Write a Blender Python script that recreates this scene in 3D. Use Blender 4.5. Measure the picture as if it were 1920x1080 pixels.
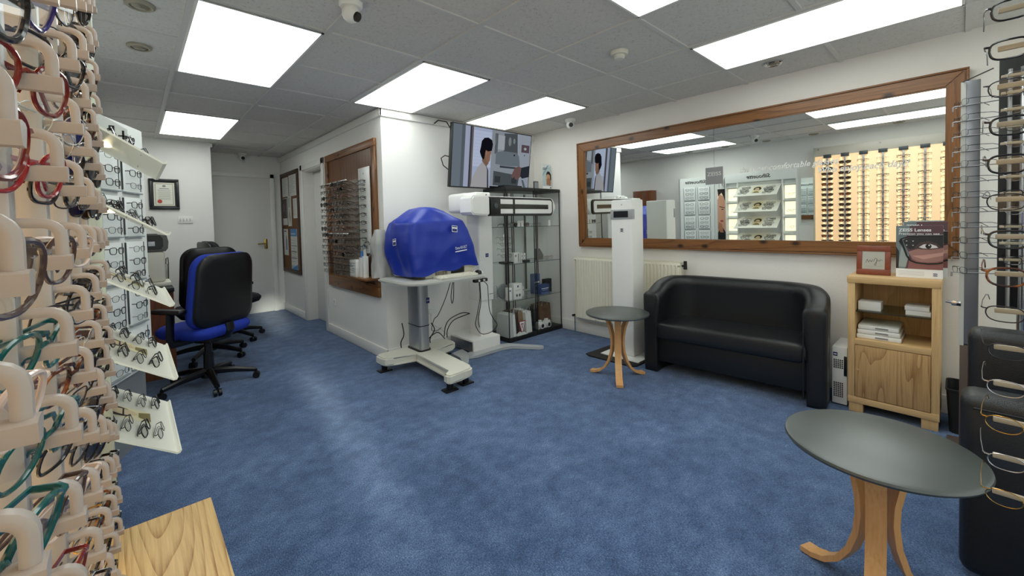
import bpy, bmesh, math, random
from mathutils import Matrix, Vector
random.seed(7)
S = bpy.context.scene
for o in list(bpy.data.objects):
    bpy.data.objects.remove(o)
COL = S.collection
PI = math.pi

# ---------------------------------------------------------------- camera
camd = bpy.data.cameras.new('camera')
camd.sensor_fit = 'HORIZONTAL'; camd.sensor_width = 36.0
camd.lens = 775.62 / 1920 * 36.0
camd.shift_x = (960 - 953.42) / 1920
camd.shift_y = (441.58 - 540) / 1920
camd.clip_start = 0.01; camd.clip_end = 60
cam = bpy.data.objects.new('camera', camd); COL.objects.link(cam)
yaw, pitch, roll = math.radians(42.3559), math.radians(1.7522), math.radians(1.3445)
fw = Vector((math.sin(yaw)*math.cos(pitch), math.cos(yaw)*math.cos(pitch), -math.sin(pitch)))
rt = Vector((math.cos(yaw), -math.sin(yaw), 0)); dn = fw.cross(rt)
r2 = math.cos(roll)*rt + math.sin(roll)*dn
d2 = -math.sin(roll)*rt + math.cos(roll)*dn
mw = Matrix.Identity(4)
for i in range(3):
    mw[i][0] = r2[i]; mw[i][1] = -d2[i]; mw[i][2] = -fw[i]
mw[0][3], mw[1][3], mw[2][3] = 0, 0, 1.255
cam.matrix_world = mw
S.camera = cam

# ---------------------------------------------------------------- light and exposure
CEIL = 2.334
PANEL_STRENGTH = 3.3
WINDOW_SKY = 0.80
S.view_settings.view_transform = 'Standard'
S.view_settings.look = 'None'
S.view_settings.gamma = 1.0
S.view_settings.use_curve_mapping = False
S.view_settings.exposure = 0.70
S.cycles.use_denoising = True
S.cycles.max_bounces = 9
S.cycles.diffuse_bounces = 5
S.cycles.glossy_bounces = 4
S.cycles.transmission_bounces = 4
S.cycles.transparent_max_bounces = 24
S.cycles.sample_clamp_indirect = 6
S.cycles.caustics_reflective = True
S.cycles.blur_glossy = .5
S.cycles.caustics_refractive = False
world = bpy.data.worlds.new('sky'); S.world = world
world.use_nodes = True
bg = world.node_tree.nodes['Background']
bg.inputs[0].default_value = (0.95, 0.97, 1.0, 1)
bg.inputs[1].default_value = WINDOW_SKY
sund = bpy.data.lights.new('sun', 'SUN'); sund.energy = 3.0; sund.angle = math.radians(2.6); sund.color = (1, .95, .86)
sun = bpy.data.objects.new('sun', sund); COL.objects.link(sun)
sun.rotation_euler = Vector((.127, 1, -.2)).to_track_quat('-Z', 'Y').to_euler()     # low sun shining in from the street
sun.location = (0, -4, 3)

# ---------------------------------------------------------------- helpers
def lin(c):
    if isinstance(c, str):
        c = c.lstrip('#'); c = tuple(int(c[i:i+2], 16)/255 for i in (0, 2, 4))
    return tuple(x/12.92 if x <= 0.04045 else ((x+0.055)/1.055)**2.4 for x in c)

def nt(name):
    m = bpy.data.materials.new(name); m.use_nodes = True
    t = m.node_tree
    return m, t, t.nodes['Principled BSDF'], t.nodes['Material Output']

def noise(t, scale, detail=4, rough=.6, vec=None, dim=None):
    n = t.nodes.new('ShaderNodeTexNoise'); n.inputs['Scale'].default_value = scale
    n.inputs['Detail'].default_value = detail; n.inputs['Roughness'].default_value = rough
    if vec is not None: t.links.new(vec, n.inputs['Vector'])
    return n

def ramp(t, fac, stops):
    r = t.nodes.new('ShaderNodeValToRGB'); t.links.new(fac, r.inputs[0])
    el = r.color_ramp.elements
    while len(el) < len(stops): el.new(.5)
    for e, (p, c) in zip(el, stops):
        e.position = p; e.color = (*c, 1) if len(c) == 3 else c
    return r

def geo_pos(t, scale=(1, 1, 1), obj=False):
    g = t.nodes.new('ShaderNodeTexCoord')
    mp = t.nodes.new('ShaderNodeMapping'); mp.inputs['Scale'].default_value = scale
    if obj: t.links.new(g.outputs['Object'], mp.inputs[0])
    else:
        gg = t.nodes.new('ShaderNodeNewGeometry'); t.links.new(gg.outputs['Position'], mp.inputs[0])
    return mp.outputs[0]

def bump(t, b, h, strength=.2, dist=.002):
    n = t.nodes.new('ShaderNodeBump'); n.inputs['Strength'].default_value = strength
    n.inputs['Distance'].default_value = dist
    t.links.new(h, n.inputs['Height']); t.links.new(n.outputs[0], b.inputs['Normal'])

MATS = {}
def mat(name, col='#ffffff', rough=.5, metal=0., spec=.5, emit=0., vary=.0, vscale=8, coat=0, bumps=0, bscale=400):
    if name in MATS: return MATS[name]
    m, t, b, o = nt(name)
    c = lin(col)
    b.inputs['Base Color'].default_value = (*c, 1)
    b.inputs['Roughness'].default_value = rough
    b.inputs['Metallic'].default_value = metal
    b.inputs['Specular IOR Level'].default_value = spec
    b.inputs['Coat Weight'].default_value = coat; b.inputs['Coat Roughness'].default_value = .03 if rough < .3 else .45
    if emit:
        b.inputs['Emission Color'].default_value = (*c, 1); b.inputs['Emission Strength'].default_value = emit
    p = None
    if vary or bumps: p = geo_pos(t, obj=True)
    if vary:
        n = noise(t, vscale, 5, .6, p)
        r = ramp(t, n.outputs[0], [(.3, tuple(x*(1-vary) for x in c)), (.7, tuple(min(1, x*(1+vary)) for x in c))])
        t.links.new(r.outputs[0], b.inputs['Base Color'])
    if bumps:
        n = noise(t, bscale, 3, .6, p); bump(t, b, n.outputs[0], bumps, .001)
    MATS[name] = m
    return m

def emitmat(name, col, s):
    if name in MATS: return MATS[name]
    m = bpy.data.materials.new(name); m.use_nodes = True; t = m.node_tree
    t.nodes.clear()
    e = t.nodes.new('ShaderNodeEmission'); o = t.nodes.new('ShaderNodeOutputMaterial')
    e.inputs[0].default_value = (*lin(col), 1); e.inputs[1].default_value = s
    t.links.new(e.outputs[0], o.inputs[0]); MATS[name] = m
    return m

def clearmat(name, tint='#ffffff', refl=.08, opac=0., dens='#000000', rough=.02):
    """thin clear sheet: transparent with a fresnel gloss, plus an optional share of body colour"""
    if name in MATS: return MATS[name]
    m = bpy.data.materials.new(name); m.use_nodes = True; t = m.node_tree; t.nodes.clear()
    o = t.nodes.new('ShaderNodeOutputMaterial')
    tr = t.nodes.new('ShaderNodeBsdfTransparent'); tr.inputs[0].default_value = (*lin(tint), 1)
    gl = t.nodes.new('ShaderNodeBsdfGlossy'); gl.inputs['Roughness'].default_value = rough
    lw = t.nodes.new('ShaderNodeLayerWeight'); lw.inputs[0].default_value = .5      # facing: 0 head-on, 1 at grazing, same from both sides
    pw_ = t.nodes.new('ShaderNodeMath'); pw_.operation = 'POWER'; pw_.inputs[1].default_value = 5
    t.links.new(lw.outputs['Facing'], pw_.inputs[0])
    mul = t.nodes.new('ShaderNodeMath'); mul.operation = 'MULTIPLY_ADD'; mul.inputs[1].default_value = .6; mul.inputs[2].default_value = refl*.5
    mul.use_clamp = True
    t.links.new(pw_.outputs[0], mul.inputs[0])
    mx = t.nodes.new('ShaderNodeMixShader'); t.links.new(mul.outputs[0], mx.inputs[0])
    base = tr
    if opac:
        df = t.nodes.new('ShaderNodeBsdfDiffuse'); df.inputs[0].default_value = (*lin(dens), 1)
        m2 = t.nodes.new('ShaderNodeMixShader'); m2.inputs[0].default_value = opac
        t.links.new(tr.outputs[0], m2.inputs[1]); t.links.new(df.outputs[0], m2.inputs[2]); base = m2
    t.links.new(base.outputs[0], mx.inputs[1]); t.links.new(gl.outputs[0], mx.inputs[2])
    t.links.new(mx.outputs[0], o.inputs[0]); MATS[name] = m
    return m

def woodmat(name, light, dark, axis='Z', scale=1., rough=.4, knots=0., ring=9., distort=5., obj=False, contrast=.5):
    """grain running along the named axis: fine streaks plus broad cathedral figure"""
    if name in MATS: return MATS[name]
    m, t, b, o = nt(name)
    k = 'XYZ'.index(axis)
    sc = [1, 1, 1]; sc[k] = .035
    p = geo_pos(t, tuple(scale*s for s in sc), obj)
    fine = noise(t, 140, 4, .6, p)
    sc2 = [1, 1, 1]; sc2[k] = .10
    p2 = geo_pos(t, tuple(scale*s for s in sc2), obj)
    warp = noise(t, 3.2, 2, .45, p2)
    w = t.nodes.new('ShaderNodeMath'); w.operation = 'MULTIPLY'; w.inputs[1].default_value = ring*4
    t.links.new(warp.outputs[0], w.inputs[0])
    fr = t.nodes.new('ShaderNodeMath'); fr.operation = 'FRACT'; t.links.new(w.outputs[0], fr.inputs[0])
    pw = t.nodes.new('ShaderNodeMath'); pw.operation = 'POWER'; t.links.new(fr.outputs[0], pw.inputs[0]); pw.inputs[1].default_value = 4
    ad = t.nodes.new('ShaderNodeMath'); ad.operation = 'MULTIPLY_ADD'
    t.links.new(pw.outputs[0], ad.inputs[0]); ad.inputs[1].default_value = contrast; t.links.new(fine.outputs[0], ad.inputs[2])
    l, d = lin(light), lin(dark)
    r = ramp(t, ad.outputs[0], [(.35, l), (.62, tuple(a*.7+b_*.3 for a, b_ in zip(l, d))), (1.0, d)])
    col = r.outputs[0]
    if knots > 0:
        sk = [1, 1, 1]; sk[k] = .6
        p3 = geo_pos(t, tuple(5.0*s for s in sk), obj)
        sx = t.nodes.new('ShaderNodeSeparateXYZ'); cx = t.nodes.new('ShaderNodeCombineXYZ'); t.links.new(p3, sx.inputs[0])
        t.links.new(sx.outputs[1], cx.inputs[0]); t.links.new(sx.outputs[2], cx.inputs[1])     # the boards stand in y-z planes
        v = t.nodes.new('ShaderNodeTexVoronoi'); v.voronoi_dimensions = '2D'; v.inputs['Scale'].default_value = 1.0
        t.links.new(cx.outputs[0], v.inputs['Vector'])
        kr = ramp(t, v.outputs['Distance'], [(.04, (0, 0, 0)), (.12, (1, 1, 1))])
        mix = t.nodes.new('ShaderNodeMixRGB'); t.links.new(kr.outputs[0], mix.inputs[0])
        mix.inputs[1].default_value = (*[x*.4 for x in d], 1); t.links.new(col, mix.inputs[2]); col = mix.outputs[0]
    t.links.new(col, b.inputs['Base Color'])
    b.inputs['Roughness'].default_value = rough
    MATS[name] = m
    return m

MROOT = {}
def rootm(o):
    return MROOT.get(o.name, Matrix.Identity(4))

class B:
    def __init__(s): s.bm = bmesh.new(); s.mi = 0
    def _mark(s, n0):
        s.bm.faces.ensure_lookup_table()
        for f in s.bm.faces[n0:]: f.material_index = s.mi
    def face(s, pts):
        n0 = len(s.bm.faces)
        s.bm.faces.new([s.bm.verts.new(p) for p in pts]); s._mark(n0); return s
    def box(s, x0, x1, y0, y1, z0, z1, bev=0, seg=2, m=None):
        n0 = len(s.bm.faces)
        vs = [s.bm.verts.new((x, y, z)) for z in (z0, z1) for y in (y0, y1) for x in (x0, x1)]
        fs = [s.bm.faces.new([vs[i] for i in q]) for q in ((0, 2, 3, 1), (4, 5, 7, 6), (0, 1, 5, 4), (1, 3, 7, 5), (3, 2, 6, 7), (2, 0, 4, 6))]
        if bev:
            es = list({e for f in fs for e in f.edges})
            r = bmesh.ops.bevel(s.bm, geom=es, offset=bev, segments=seg, affect='EDGES', profile=.5)
            vs = list({v for f in r['faces'] for v in f.verts} | {v for v in vs if v.is_valid})
        if m is not None: bmesh.ops.transform(s.bm, matrix=m, verts=[v for v in vs if v.is_valid])
        s._mark(n0); return s
    def rings(s, rr, closed=True, cap=True, loop=False):
        n0 = len(s.bm.faces)
        R = [[s.bm.verts.new(p) for p in r] for r in rr]
        n = len(R[0])
        pairs = list(zip(R[:-1], R[1:])) + ([(R[-1], R[0])] if loop else [])
        for a, b in pairs:
            for i in range(n if closed else n-1):
                j = (i+1) % n
                try: s.bm.faces.new((a[i], a[j], b[j], b[i]))
                except ValueError: pass
        if cap and closed and not loop:
            s.bm.faces.new(list(reversed(R[0]))); s.bm.faces.new(R[-1])
        s._mark(n0); return s
    def tube(s, pts, r, n=8, loop=False, cap=True, flat=None, up=None):
        """round (or flat = (w, h) rectangular, rounded if n > 4) tube along points; r may be a list"""
        P = [Vector(p) for p in pts]; rr = []
        k = len(P)
        prev = None
        for i in range(k):
            if loop: d = P[(i+1) % k]-P[i-1]
            else: d = (P[min(i+1, k-1)]-P[max(i-1, 0)])
            d.normalize()
            u = Vector(up) if up else (prev if prev is not None else (Vector((0, 0, 1)) if abs(d.z) < .9 else Vector((1, 0, 0))))
            a = (u-d*u.dot(d))
            if a.length < 1e-6: a = d.orthogonal()
            a.normalize(); prev = a
            b = d.cross(a)
            ri = r[i] if isinstance(r, (list, tuple)) else r
            ring = []
            for j in range(n):
                t = 2*PI*(j+.5)/n
                ca, sa = math.cos(t), math.sin(t)
                if flat:
                    q = 1/max(abs(ca), abs(sa)) if n <= 4 else 1/(abs(ca)**4+abs(sa)**4)**.25
                    ring.append(P[i]+a*(flat[1]*ca*q)+b*(flat[0]*sa*q))
                else: ring.append(P[i]+(a*ca+b*sa)*ri)
            rr.append(ring)
        return s.rings(rr, True, cap, loop)
    def cyl(s, p0, p1, r0, r1=None, n=20):
        return s.tube([p0, p1], [r0, r0 if r1 is None else r1], n)
    def lathe(s, prof, c=(0, 0, 0), n=28, axis='Z'):
        rr = []
        for r, z in prof:
            ring = []
            for j in range(n):
                t = 2*PI*j/n; x, y = max(r, 1e-5)*math.cos(t), max(r, 1e-5)*math.sin(t)
                p = {'Z': (x, y, z), 'Y': (x, z, -y), 'X': (z, x, y)}[axis]
                ring.append((c[0]+p[0], c[1]+p[1], c[2]+p[2]))
            rr.append(ring)
        return s.rings(rr)
    def prism(s, pts, a0, a1, axis='Z', bev=0):
        """extrude 2D outline; axis Z: (x,y), Y: (x,z), X: (y,z)"""
        f = {'Z': lambda p, a: (p[0], p[1], a), 'Y': lambda p, a: (p[0], a, p[1]), 'X': lambda p, a: (a, p[0], p[1])}[axis]
        n0 = len(s.bm.faces)
        A = [s.bm.verts.new(f(p, a0)) for p in pts]; C = [s.bm.verts.new(f(p, a1)) for p in pts]
        k = len(pts); fs = []
        for i in range(k):
            j = (i+1) % k; fs.append(s.bm.faces.new((A[i], A[j], C[j], C[i])))
        fs.append(s.bm.faces.new(list(reversed(A)))); fs.append(s.bm.faces.new(C))
        if bev:
            es = list({e for g in fs[-2:] for e in g.edges})
            bmesh.ops.bevel(s.bm, geom=es, offset=bev, segments=2, affect='EDGES')
        s._mark(n0); return s
    def xf(s, m):
        bmesh.ops.transform(s.bm, matrix=m, verts=s.bm.verts[:]); return s
    def obj(s, name, mats, parent=None, ang=38, sub=0, local=False):
        bm = s.bm
        bmesh.ops.remove_doubles(bm, verts=bm.verts[:], dist=1e-6)
        bmesh.ops.recalc_face_normals(bm, faces=bm.faces[:])
        if parent is not None and not local:
            bmesh.ops.transform(bm, matrix=rootm(parent).inverted(), verts=bm.verts[:])
        lim = math.radians(ang)
        for f in bm.faces: f.smooth = True
        for e in bm.edges:
            e.smooth = not (len(e.link_faces) == 2 and e.calc_face_angle(0) > lim)
        me = bpy.data.meshes.new(name); bm.to_mesh(me); bm.free()
        for m in (mats if isinstance(mats, (list, tuple)) else [mats]): me.materials.append(m)
        o = bpy.data.objects.new(name, me); COL.objects.link(o)
        if parent is not None:
            o.parent = parent; MROOT[o.name] = rootm(parent)
        if sub:
            md = o.modifiers.new('smooth', 'SUBSURF'); md.levels = sub; md.render_levels = sub
        return o

def thing(name, label, cat, loc=(0, 0, 0), rz=0, group=None):
    o = bpy.data.objects.new(name, None); COL.objects.link(o)
    o.location = loc; o.rotation_euler = (0, 0, rz)
    o['label'] = label.replace(' sun glasses', ' sunglasses'); o['category'] = cat
    if group: o['group'] = group
    o.empty_display_size = .05
    if len(label.split()) > 16: print('LONG', label)
    MROOT[o.name] = Matrix.Translation(loc) @ Matrix.Rotation(rz, 4, 'Z')
    return o
def words(s): return s.replace(' sun glasses', ' sunglasses')
def tag(o, label, cat, group=None, kind=None):
    o['label'] = label.replace(' sun glasses', ' sunglasses'); o['category'] = cat
    if group: o['group'] = group
    if kind: o['kind'] = kind
    return o
def struct(o, label=None):
    o['kind'] = 'structure'
    if label: o['label'] = label; o['category'] = o.name.split('_')[0]
    return o
KIDS = {}
def kids(o):
    return [c for c in o.children]
def dup(root, m, label=None, group=None, remat=None):
    """copy of a thing with copies of its parts and sub-parts, placed by a matrix"""
    def cp(o, par):
        c = o.copy(); COL.objects.link(c)
        if par is not None: c.parent = par
        for ch in o.children: cp(ch, c)
        return c
    c = cp(root, None)
    place(c, m)
    if label:
        c['label'] = words(label)
        if len(words(label).split()) > 16: print('LONG', label)
    if group: c['group'] = group
    return c
def place(o, m):
    o.location = m.to_translation(); o.rotation_euler = m.to_euler(); MROOT[o.name] = m.copy()

def text(name, s, size, m, material, parent, extrude=.0004, shear=0, align='CENTER', width=None, bold=0):
    """raised lettering lying in the local xy plane of matrix m"""
    cu = bpy.data.curves.new(name, 'FONT'); cu.body = s; cu.size = size; cu.extrude = extrude
    cu.shear = shear; cu.align_x = align; cu.align_y = 'CENTER'; cu.resolution_u = 3; cu.offset = bold
    o = bpy.data.objects.new(name, cu); COL.objects.link(o)
    dg = bpy.context.evaluated_depsgraph_get()
    me = bpy.data.meshes.new_from_object(o.evaluated_get(dg))
    bpy.data.objects.remove(o); bpy.data.curves.remove(cu)
    if width and len(me.vertices):
        xs = [v.co.x for v in me.vertices]; w = max(xs)-min(xs)
        k = width/w
        for v in me.vertices: v.co.x *= k
    me.transform(rootm(parent).inverted() @ m)
    me.materials.clear(); me.materials.append(material)
    o = bpy.data.objects.new(name, me); COL.objects.link(o)
    o.parent = parent; MROOT[o.name] = rootm(parent)
    return o
def frame(o, x, y):
    """matrix with origin o, local x and y axes along the given directions"""
    x = Vector(x).normalized(); y = Vector(y); y = (y-x*y.dot(x)).normalized(); z = x.cross(y)
    m = Matrix.Identity(4)
    for i in range(3): m[i][0] = x[i]; m[i][1] = y[i]; m[i][2] = z[i]; m[i][3] = o[i]
    return m
class Pic:
    """printed sheet or screen: flat shapes on one backing, one mesh"""
    def __init__(s, m, w, h): s.m, s.w, s.h, s.b, s.mats, s.k = m, w, h, B(), [], 0
    def idx(s, mt):
        if mt not in s.mats: s.mats.append(mt)
        return s.mats.index(mt)
    def poly(s, pts, mt):
        s.b.mi = s.idx(mt); s.k += 1; z = .0005+.00025*s.k
        s.b.face([s.m @ Vector((x*s.w, y*s.h, z)) for x, y in pts]); return s
    def rect(s, x0, y0, x1, y1, mt): return s.poly([(x0, y0), (x1, y0), (x1, y1), (x0, y1)], mt)
    def oval(s, cx, cy, rx, ry, mt, n=18, a0=0, a1=360):
        return s.poly([(cx+rx*math.cos(math.radians(a0+(a1-a0)*i/n)), cy+ry*math.sin(math.radians(a0+(a1-a0)*i/n))) for i in range(n if a1-a0 >= 360 else n+1)], mt)
    def line(s, pts, w, mt):
        for (x0, y0), (x1, y1) in zip(pts[:-1], pts[1:]):
            dx, dy = (x1-x0)*s.w, (y1-y0)*s.h; L = math.hypot(dx, dy) or 1
            nx, ny = -dy/L*w/2/s.w, dx/L*w/2/s.h
            s.poly([(x0+nx, y0+ny), (x0-nx, y0-ny), (x1-nx, y1-ny), (x1+nx, y1+ny)], mt); s.k -= 1
        s.k += 1; return s
    def done(s, name, parent): return s.b.obj(name, s.mats, parent, ang=180)
# ---------------------------------------------------------------- surface materials
def wallmat(name, col, bs=.25, sc=220):
    m, t, b, o = nt(name)
    p = geo_pos(t)
    n1 = noise(t, 1.3, 3, .5, p)
    c = lin(col)
    r = ramp(t, n1.outputs[0], [(.3, tuple(x*.96 for x in c)), (.7, c)])
    t.links.new(r.outputs[0], b.inputs['Base Color'])
    b.inputs['Roughness'].default_value = .75; b.inputs['Specular IOR Level'].default_value = .25
    n2 = noise(t, sc, 3, .6, p); bump(t, b, n2.outputs[0], bs, .002)
    return m
M_WALL = wallmat('white_paint', '#eeece8', .12, 160)
M_WALLT = wallmat('white_textured_wallpaper', '#efebe6', .5, 75)
M_TRIM = mat('white_gloss_paint', '#ece9e4', .35)
M_DOOR = mat('white_door_paint', '#e2dfda', .4)

def carpetmat():
    m, t, b, o = nt('blue_carpet_pile')
    p = geo_pos(t)
    big = noise(t, 2.2, 3, .55, p); mid = noise(t, 11, 5, .65, p); fine = noise(t, 190, 3, .7, p)
    ps = geo_pos(t, (260, 90, 1)); rows = noise(t, 1.0, 2, .6, ps)
    def madd(a, k, b_):
        n = t.nodes.new('ShaderNodeMath'); n.operation = 'MULTIPLY_ADD'
        t.links.new(a, n.inputs[0]); n.inputs[1].default_value = k
        if b_ is None: n.inputs[2].default_value = 0
        else: t.links.new(b_, n.inputs[2])
        return n.outputs[0]
    v = madd(big.outputs[0], .30, None); v = madd(mid.outputs[0], .5, v)
    v = madd(fine.outputs[0], .85, v); v = madd(rows.outputs[0], .65, v)
    r = ramp(t, v, [(.68, lin('#20304f')), (.90, lin('#3f5880')), (1.0, lin('#6780a8')), (1.18, lin('#a0b3d0'))])
    r.color_ramp.elements[-1].position = 1.0
    # spread to 0..1 first
    mr = t.nodes.new('ShaderNodeMapRange'); mr.inputs['From Min'].default_value = .72; mr.inputs['From Max'].default_value = 1.58
    t.links.new(v, mr.inputs['Value']); t.links.new(mr.outputs[0], r.inputs[0])
    e = r.color_ramp.elements
    for el, pos in zip(e, (.15, .45, .70, .98)): el.position = pos
    t.links.new(r.outputs[0], b.inputs['Base Color'])
    b.inputs['Roughness'].default_value = 1; b.inputs['Specular IOR Level'].default_value = .08
    b.inputs['Sheen Weight'].default_value = .25; b.inputs['Sheen Roughness'].default_value = .5
    hb = madd(rows.outputs[0], .6, fine.outputs[0])
    bump(t, b, hb, .55, .004)
    return m
M_CARPET = carpetmat()

def tilemat():
    m, t, b, o = nt('fissured_ceiling_tile')
    p = geo_pos(t)
    v = noise(t, 75, 4, .75, p)
    r = ramp(t, v.outputs[0], [(.33, lin('#aeaaa5')), (.41, lin('#d6d3ce')), (.6, lin('#dcd9d4'))])
    t.links.new(r.outputs[0], b.inputs['Base Color'])
    b.inputs['Roughness'].default_value = .95; b.inputs['Specular IOR Level'].default_value = .1
    bump(t, b, r.outputs[0], .4, .003)
    return m
M_TILE = tilemat()
M_TBAR = mat('painted_grid_bar', '#d2d0cc', .5)
M_PINE = woodmat('stained_pine', '#8d5d33', '#4d2c14', 'Y', 1.0, .35, 1, 4, contrast=.35)
M_PINEZ = woodmat('stained_pine_upright', '#8d5d33', '#4d2c14', 'Z', 1.0, .35, 1, 4, contrast=.35)
M_PINEBOARD = woodmat('stained_pine_board', '#7a4d2a', '#472612', 'Z', .8, .3, 0, 3, contrast=.4)
M_OAK = woodmat('light_oak', '#dcb884', '#b48a55', 'Z', 1., .5, 0, 3, contrast=.25)
M_OAKY = woodmat('light_oak_flat', '#dcb884', '#b48a55', 'Y', 1., .5, 0, 3, contrast=.25)
M_OAKD = woodmat('oak_door_veneer', '#cba470', '#94693c', 'Z', 1.3, .5, 0, 6, contrast=.4)
M_ASH = woodmat('pale_ash_top', '#e2c288', '#9a6c34', 'Y', 1.2, .42, 0, 9, contrast=.4)
M_PLY = woodmat('bent_beech_ply', '#d9a66e', '#bd8447', 'Z', 1., .4, 0, 2, contrast=.15)
M_MAHOG = woodmat('brown_desk_veneer', '#7a4524', '#5a2f16', 'Z', 1., .45, 0, 3)
M_CORK = mat('brown_notice_board_felt', '#74502f', .9, vary=.12, vscale=40)
M_DARKFRAME = mat('dark_wood_frame', '#43291a', .4)
M_BLACK = mat('black_plastic', '#0d0d0f', .35)
M_BLACKM = mat('matt_black', '#121213', .6)
M_WHITE = mat('white_plastic', '#ecebe7', .35)
M_OFFW = mat('ivory_plastic', '#dedbcd', .4)
M_GREYP = mat('pale_grey_plastic', '#c4c4bf', .4)
M_SILVER = mat('silver_painted_metal', '#a9abad', .35, .7)
M_CHROME = mat('chrome', '#d8d8da', .12, 1.)
M_STEEL = mat('brushed_steel', '#9a9a9c', .35, 1.)
M_BRASS = mat('brass', '#b89a55', .25, 1.)
M_NAVY = mat('logo_navy', '#1c2a6b', .5)
M_WPRINT = mat('white_print', '#f2f2f2', .6)
M_KPRINT = mat('black_print', '#141414', .6)
M_GPRINT = mat('grey_print', '#8a8a8a', .6)

# ---------------------------------------------------------------- the setting
XL, XR, YB, YF = -0.20, 3.735, 3.60, -0.75
XC = 1.7285
struct(B().box(XL-.1, XR+.1, YF-.1, 7.2, -.08, 0).obj('floor', M_CARPET), 'blue carpet with brushed pile covering the shop floor')

c = B()
c.box(XL-.1, XR+.1, YF-.1, 7.2, CEIL+.006, CEIL+.08)
ceil = struct(c.obj('ceiling', M_TILE), 'suspended ceiling of grey speckled tiles')
g = B()
for i in range(-3, 5):
    x = 1.448+.6*i
    if XL < x < XR: g.box(x-.014, x+.014, YF, 7.1, CEIL-.004, CEIL+.01)
for j in range(-5, 10):
    y = 1.782+.6*j
    if YF < y < 7.1: g.box(XL, XR, y-.012, y+.012, CEIL-.002, CEIL+.01)
g.obj('ceiling_grid', M_TBAR, ceil)

struct(B().box(XL-.1, XL, YF-.1, 6.5, 0, CEIL+.05).obj('wall_left', M_WALL), 'white wall behind the glasses displays')
struct(B().box(XL, .77, 6.33, 7.2, 0, CEIL+.05).obj('wall_certificate', M_WALL), 'white wall with the framed certificate')
struct(B().box(.77, XC+.1, 7.08, 7.2, 0, CEIL+.05).obj('wall_end', M_WALL), 'white wall around the far door')
w = B(); w.box(XC, XC+.12, YB, 5.20, 0, CEIL+.05); w.box(XC, XC+.12, 5.96, 7.08, 0, CEIL+.05); w.box(XC, XC+.12, 5.20, 5.96, 2.02, CEIL+.05)
struct(w.obj('wall_corridor', M_WALL), 'white wall with a doorway and the pine glasses board')
struct(B().box(XC+.12, XR, YB, YB+.1, 0, CEIL+.05).obj('wall_back', M_WALL), 'white wall behind the television')
struct(B().box(XR, XR+.1, YF-.1, YB+.1, 0, CEIL+.05).obj('wall_right', M_WALLT), 'textured white wall with the long mirror')
w = B(); w.box(XL, XR, YF-.1, YF, 0, .18); w.box(XL, XR, YF-.1, YF, 2.26, CEIL+.05); w.box(XL, XL+.1, YF-.1, YF, .18, 2.26); w.box(XR-.1, XR, YF-.1, YF, .18, 2.26)
struct(w.obj('wall_front', M_WALL), 'shop front wall around the display window')
wf = B()
for x in (XL+.13, 1.2, 2.4, XR-.13): wf.box(x-.03, x+.03, YF-.09, YF-.03, .18, 2.26)
wf.box(XL+.1, XR-.1, YF-.09, YF-.03, .18, .24); wf.box(XL+.1, XR-.1, YF-.09, YF-.03, 2.2, 2.26)
win = struct(wf.obj('window_1', M_TRIM), 'assumed shop window, unseen behind the camera')  # assumed window, added out of view to let daylight and sun in
B().box(XL+.1, XR-.1, YF-.064, YF-.058, .24, 2.2).obj('pane', clearmat('window_glass', '#f4faf8', .08), win)

# added unseen translucent sheet; its gaps shape the sun streak on the carpet
def sunmaskmat():
    m = bpy.data.materials.new('frosted_window_film'); m.use_nodes = True; t = m.node_tree; t.nodes.clear()
    o = t.nodes.new('ShaderNodeOutputMaterial'); tl_ = t.nodes.new('ShaderNodeBsdfTranslucent'); df = t.nodes.new('ShaderNodeBsdfDiffuse'); mx = t.nodes.new('ShaderNodeMixShader')
    tl_.inputs[0].default_value = (.62, .62, .62, 1); df.inputs[0].default_value = (.85, .85, .85, 1); mx.inputs[0].default_value = .25
    t.links.new(tl_.outputs[0], mx.inputs[1]); t.links.new(df.outputs[0], mx.inputs[2]); t.links.new(mx.outputs[0], o.inputs[0]); return m
M_SUNMASK = sunmaskmat()
for a in ((XL+.1, .41, .24, 2.2), (.59, XR-.1, .24, 2.2), (.41, .59, .24, .46), (.41, .59, .93, 1.30), (.41, .59, 1.69, 2.2)):
    B().face([(a[0], YF-.056, a[2]), (a[1], YF-.056, a[2]), (a[1], YF-.056, a[3]), (a[0], YF-.056, a[3])]).obj('window_film', M_SUNMASK, win)

# skirting and cornice
bb = B(); bb.box(XC-.016, XC, 3.584, 5.13, 0, .10, .004); bb.box(XC-.016, XC, 6.03, 7.08, 0, .10, .004)
struct(bb.obj('baseboard_corridor', M_TRIM))
struct(B().box(XC-.016, XR, YB-.016, YB, 0, .10, .004).obj('baseboard_back', M_TRIM))
struct(B().box(XR-.018, XR, YF, YB, 0, .115, .004).obj('baseboard_right', M_TRIM))
bb = B(); bb.box(.77, .786, 6.33, 7.08, 0, .10, .004); bb.box(XL, .77, 6.314, 6.33, 0, .10, .004); bb.box(1.62, XC, 7.064, 7.08, 0, .1, .004)
struct(bb.obj('baseboard_end', M_TRIM))
tr = B(); tr.box(XC-.022, XC, 3.578, 7.08, CEIL-.075, CEIL-.004, .004); tr.box(XC-.022, XR, 3.578, 3.6, CEIL-.075, CEIL-.004, .004)
struct(tr.obj('trim_cornice', M_TRIM))
struct(B().box(.77, .79, 6.32, 7.08, CEIL-.05, CEIL-.004).obj('trim_end', M_TRIM))

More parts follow.
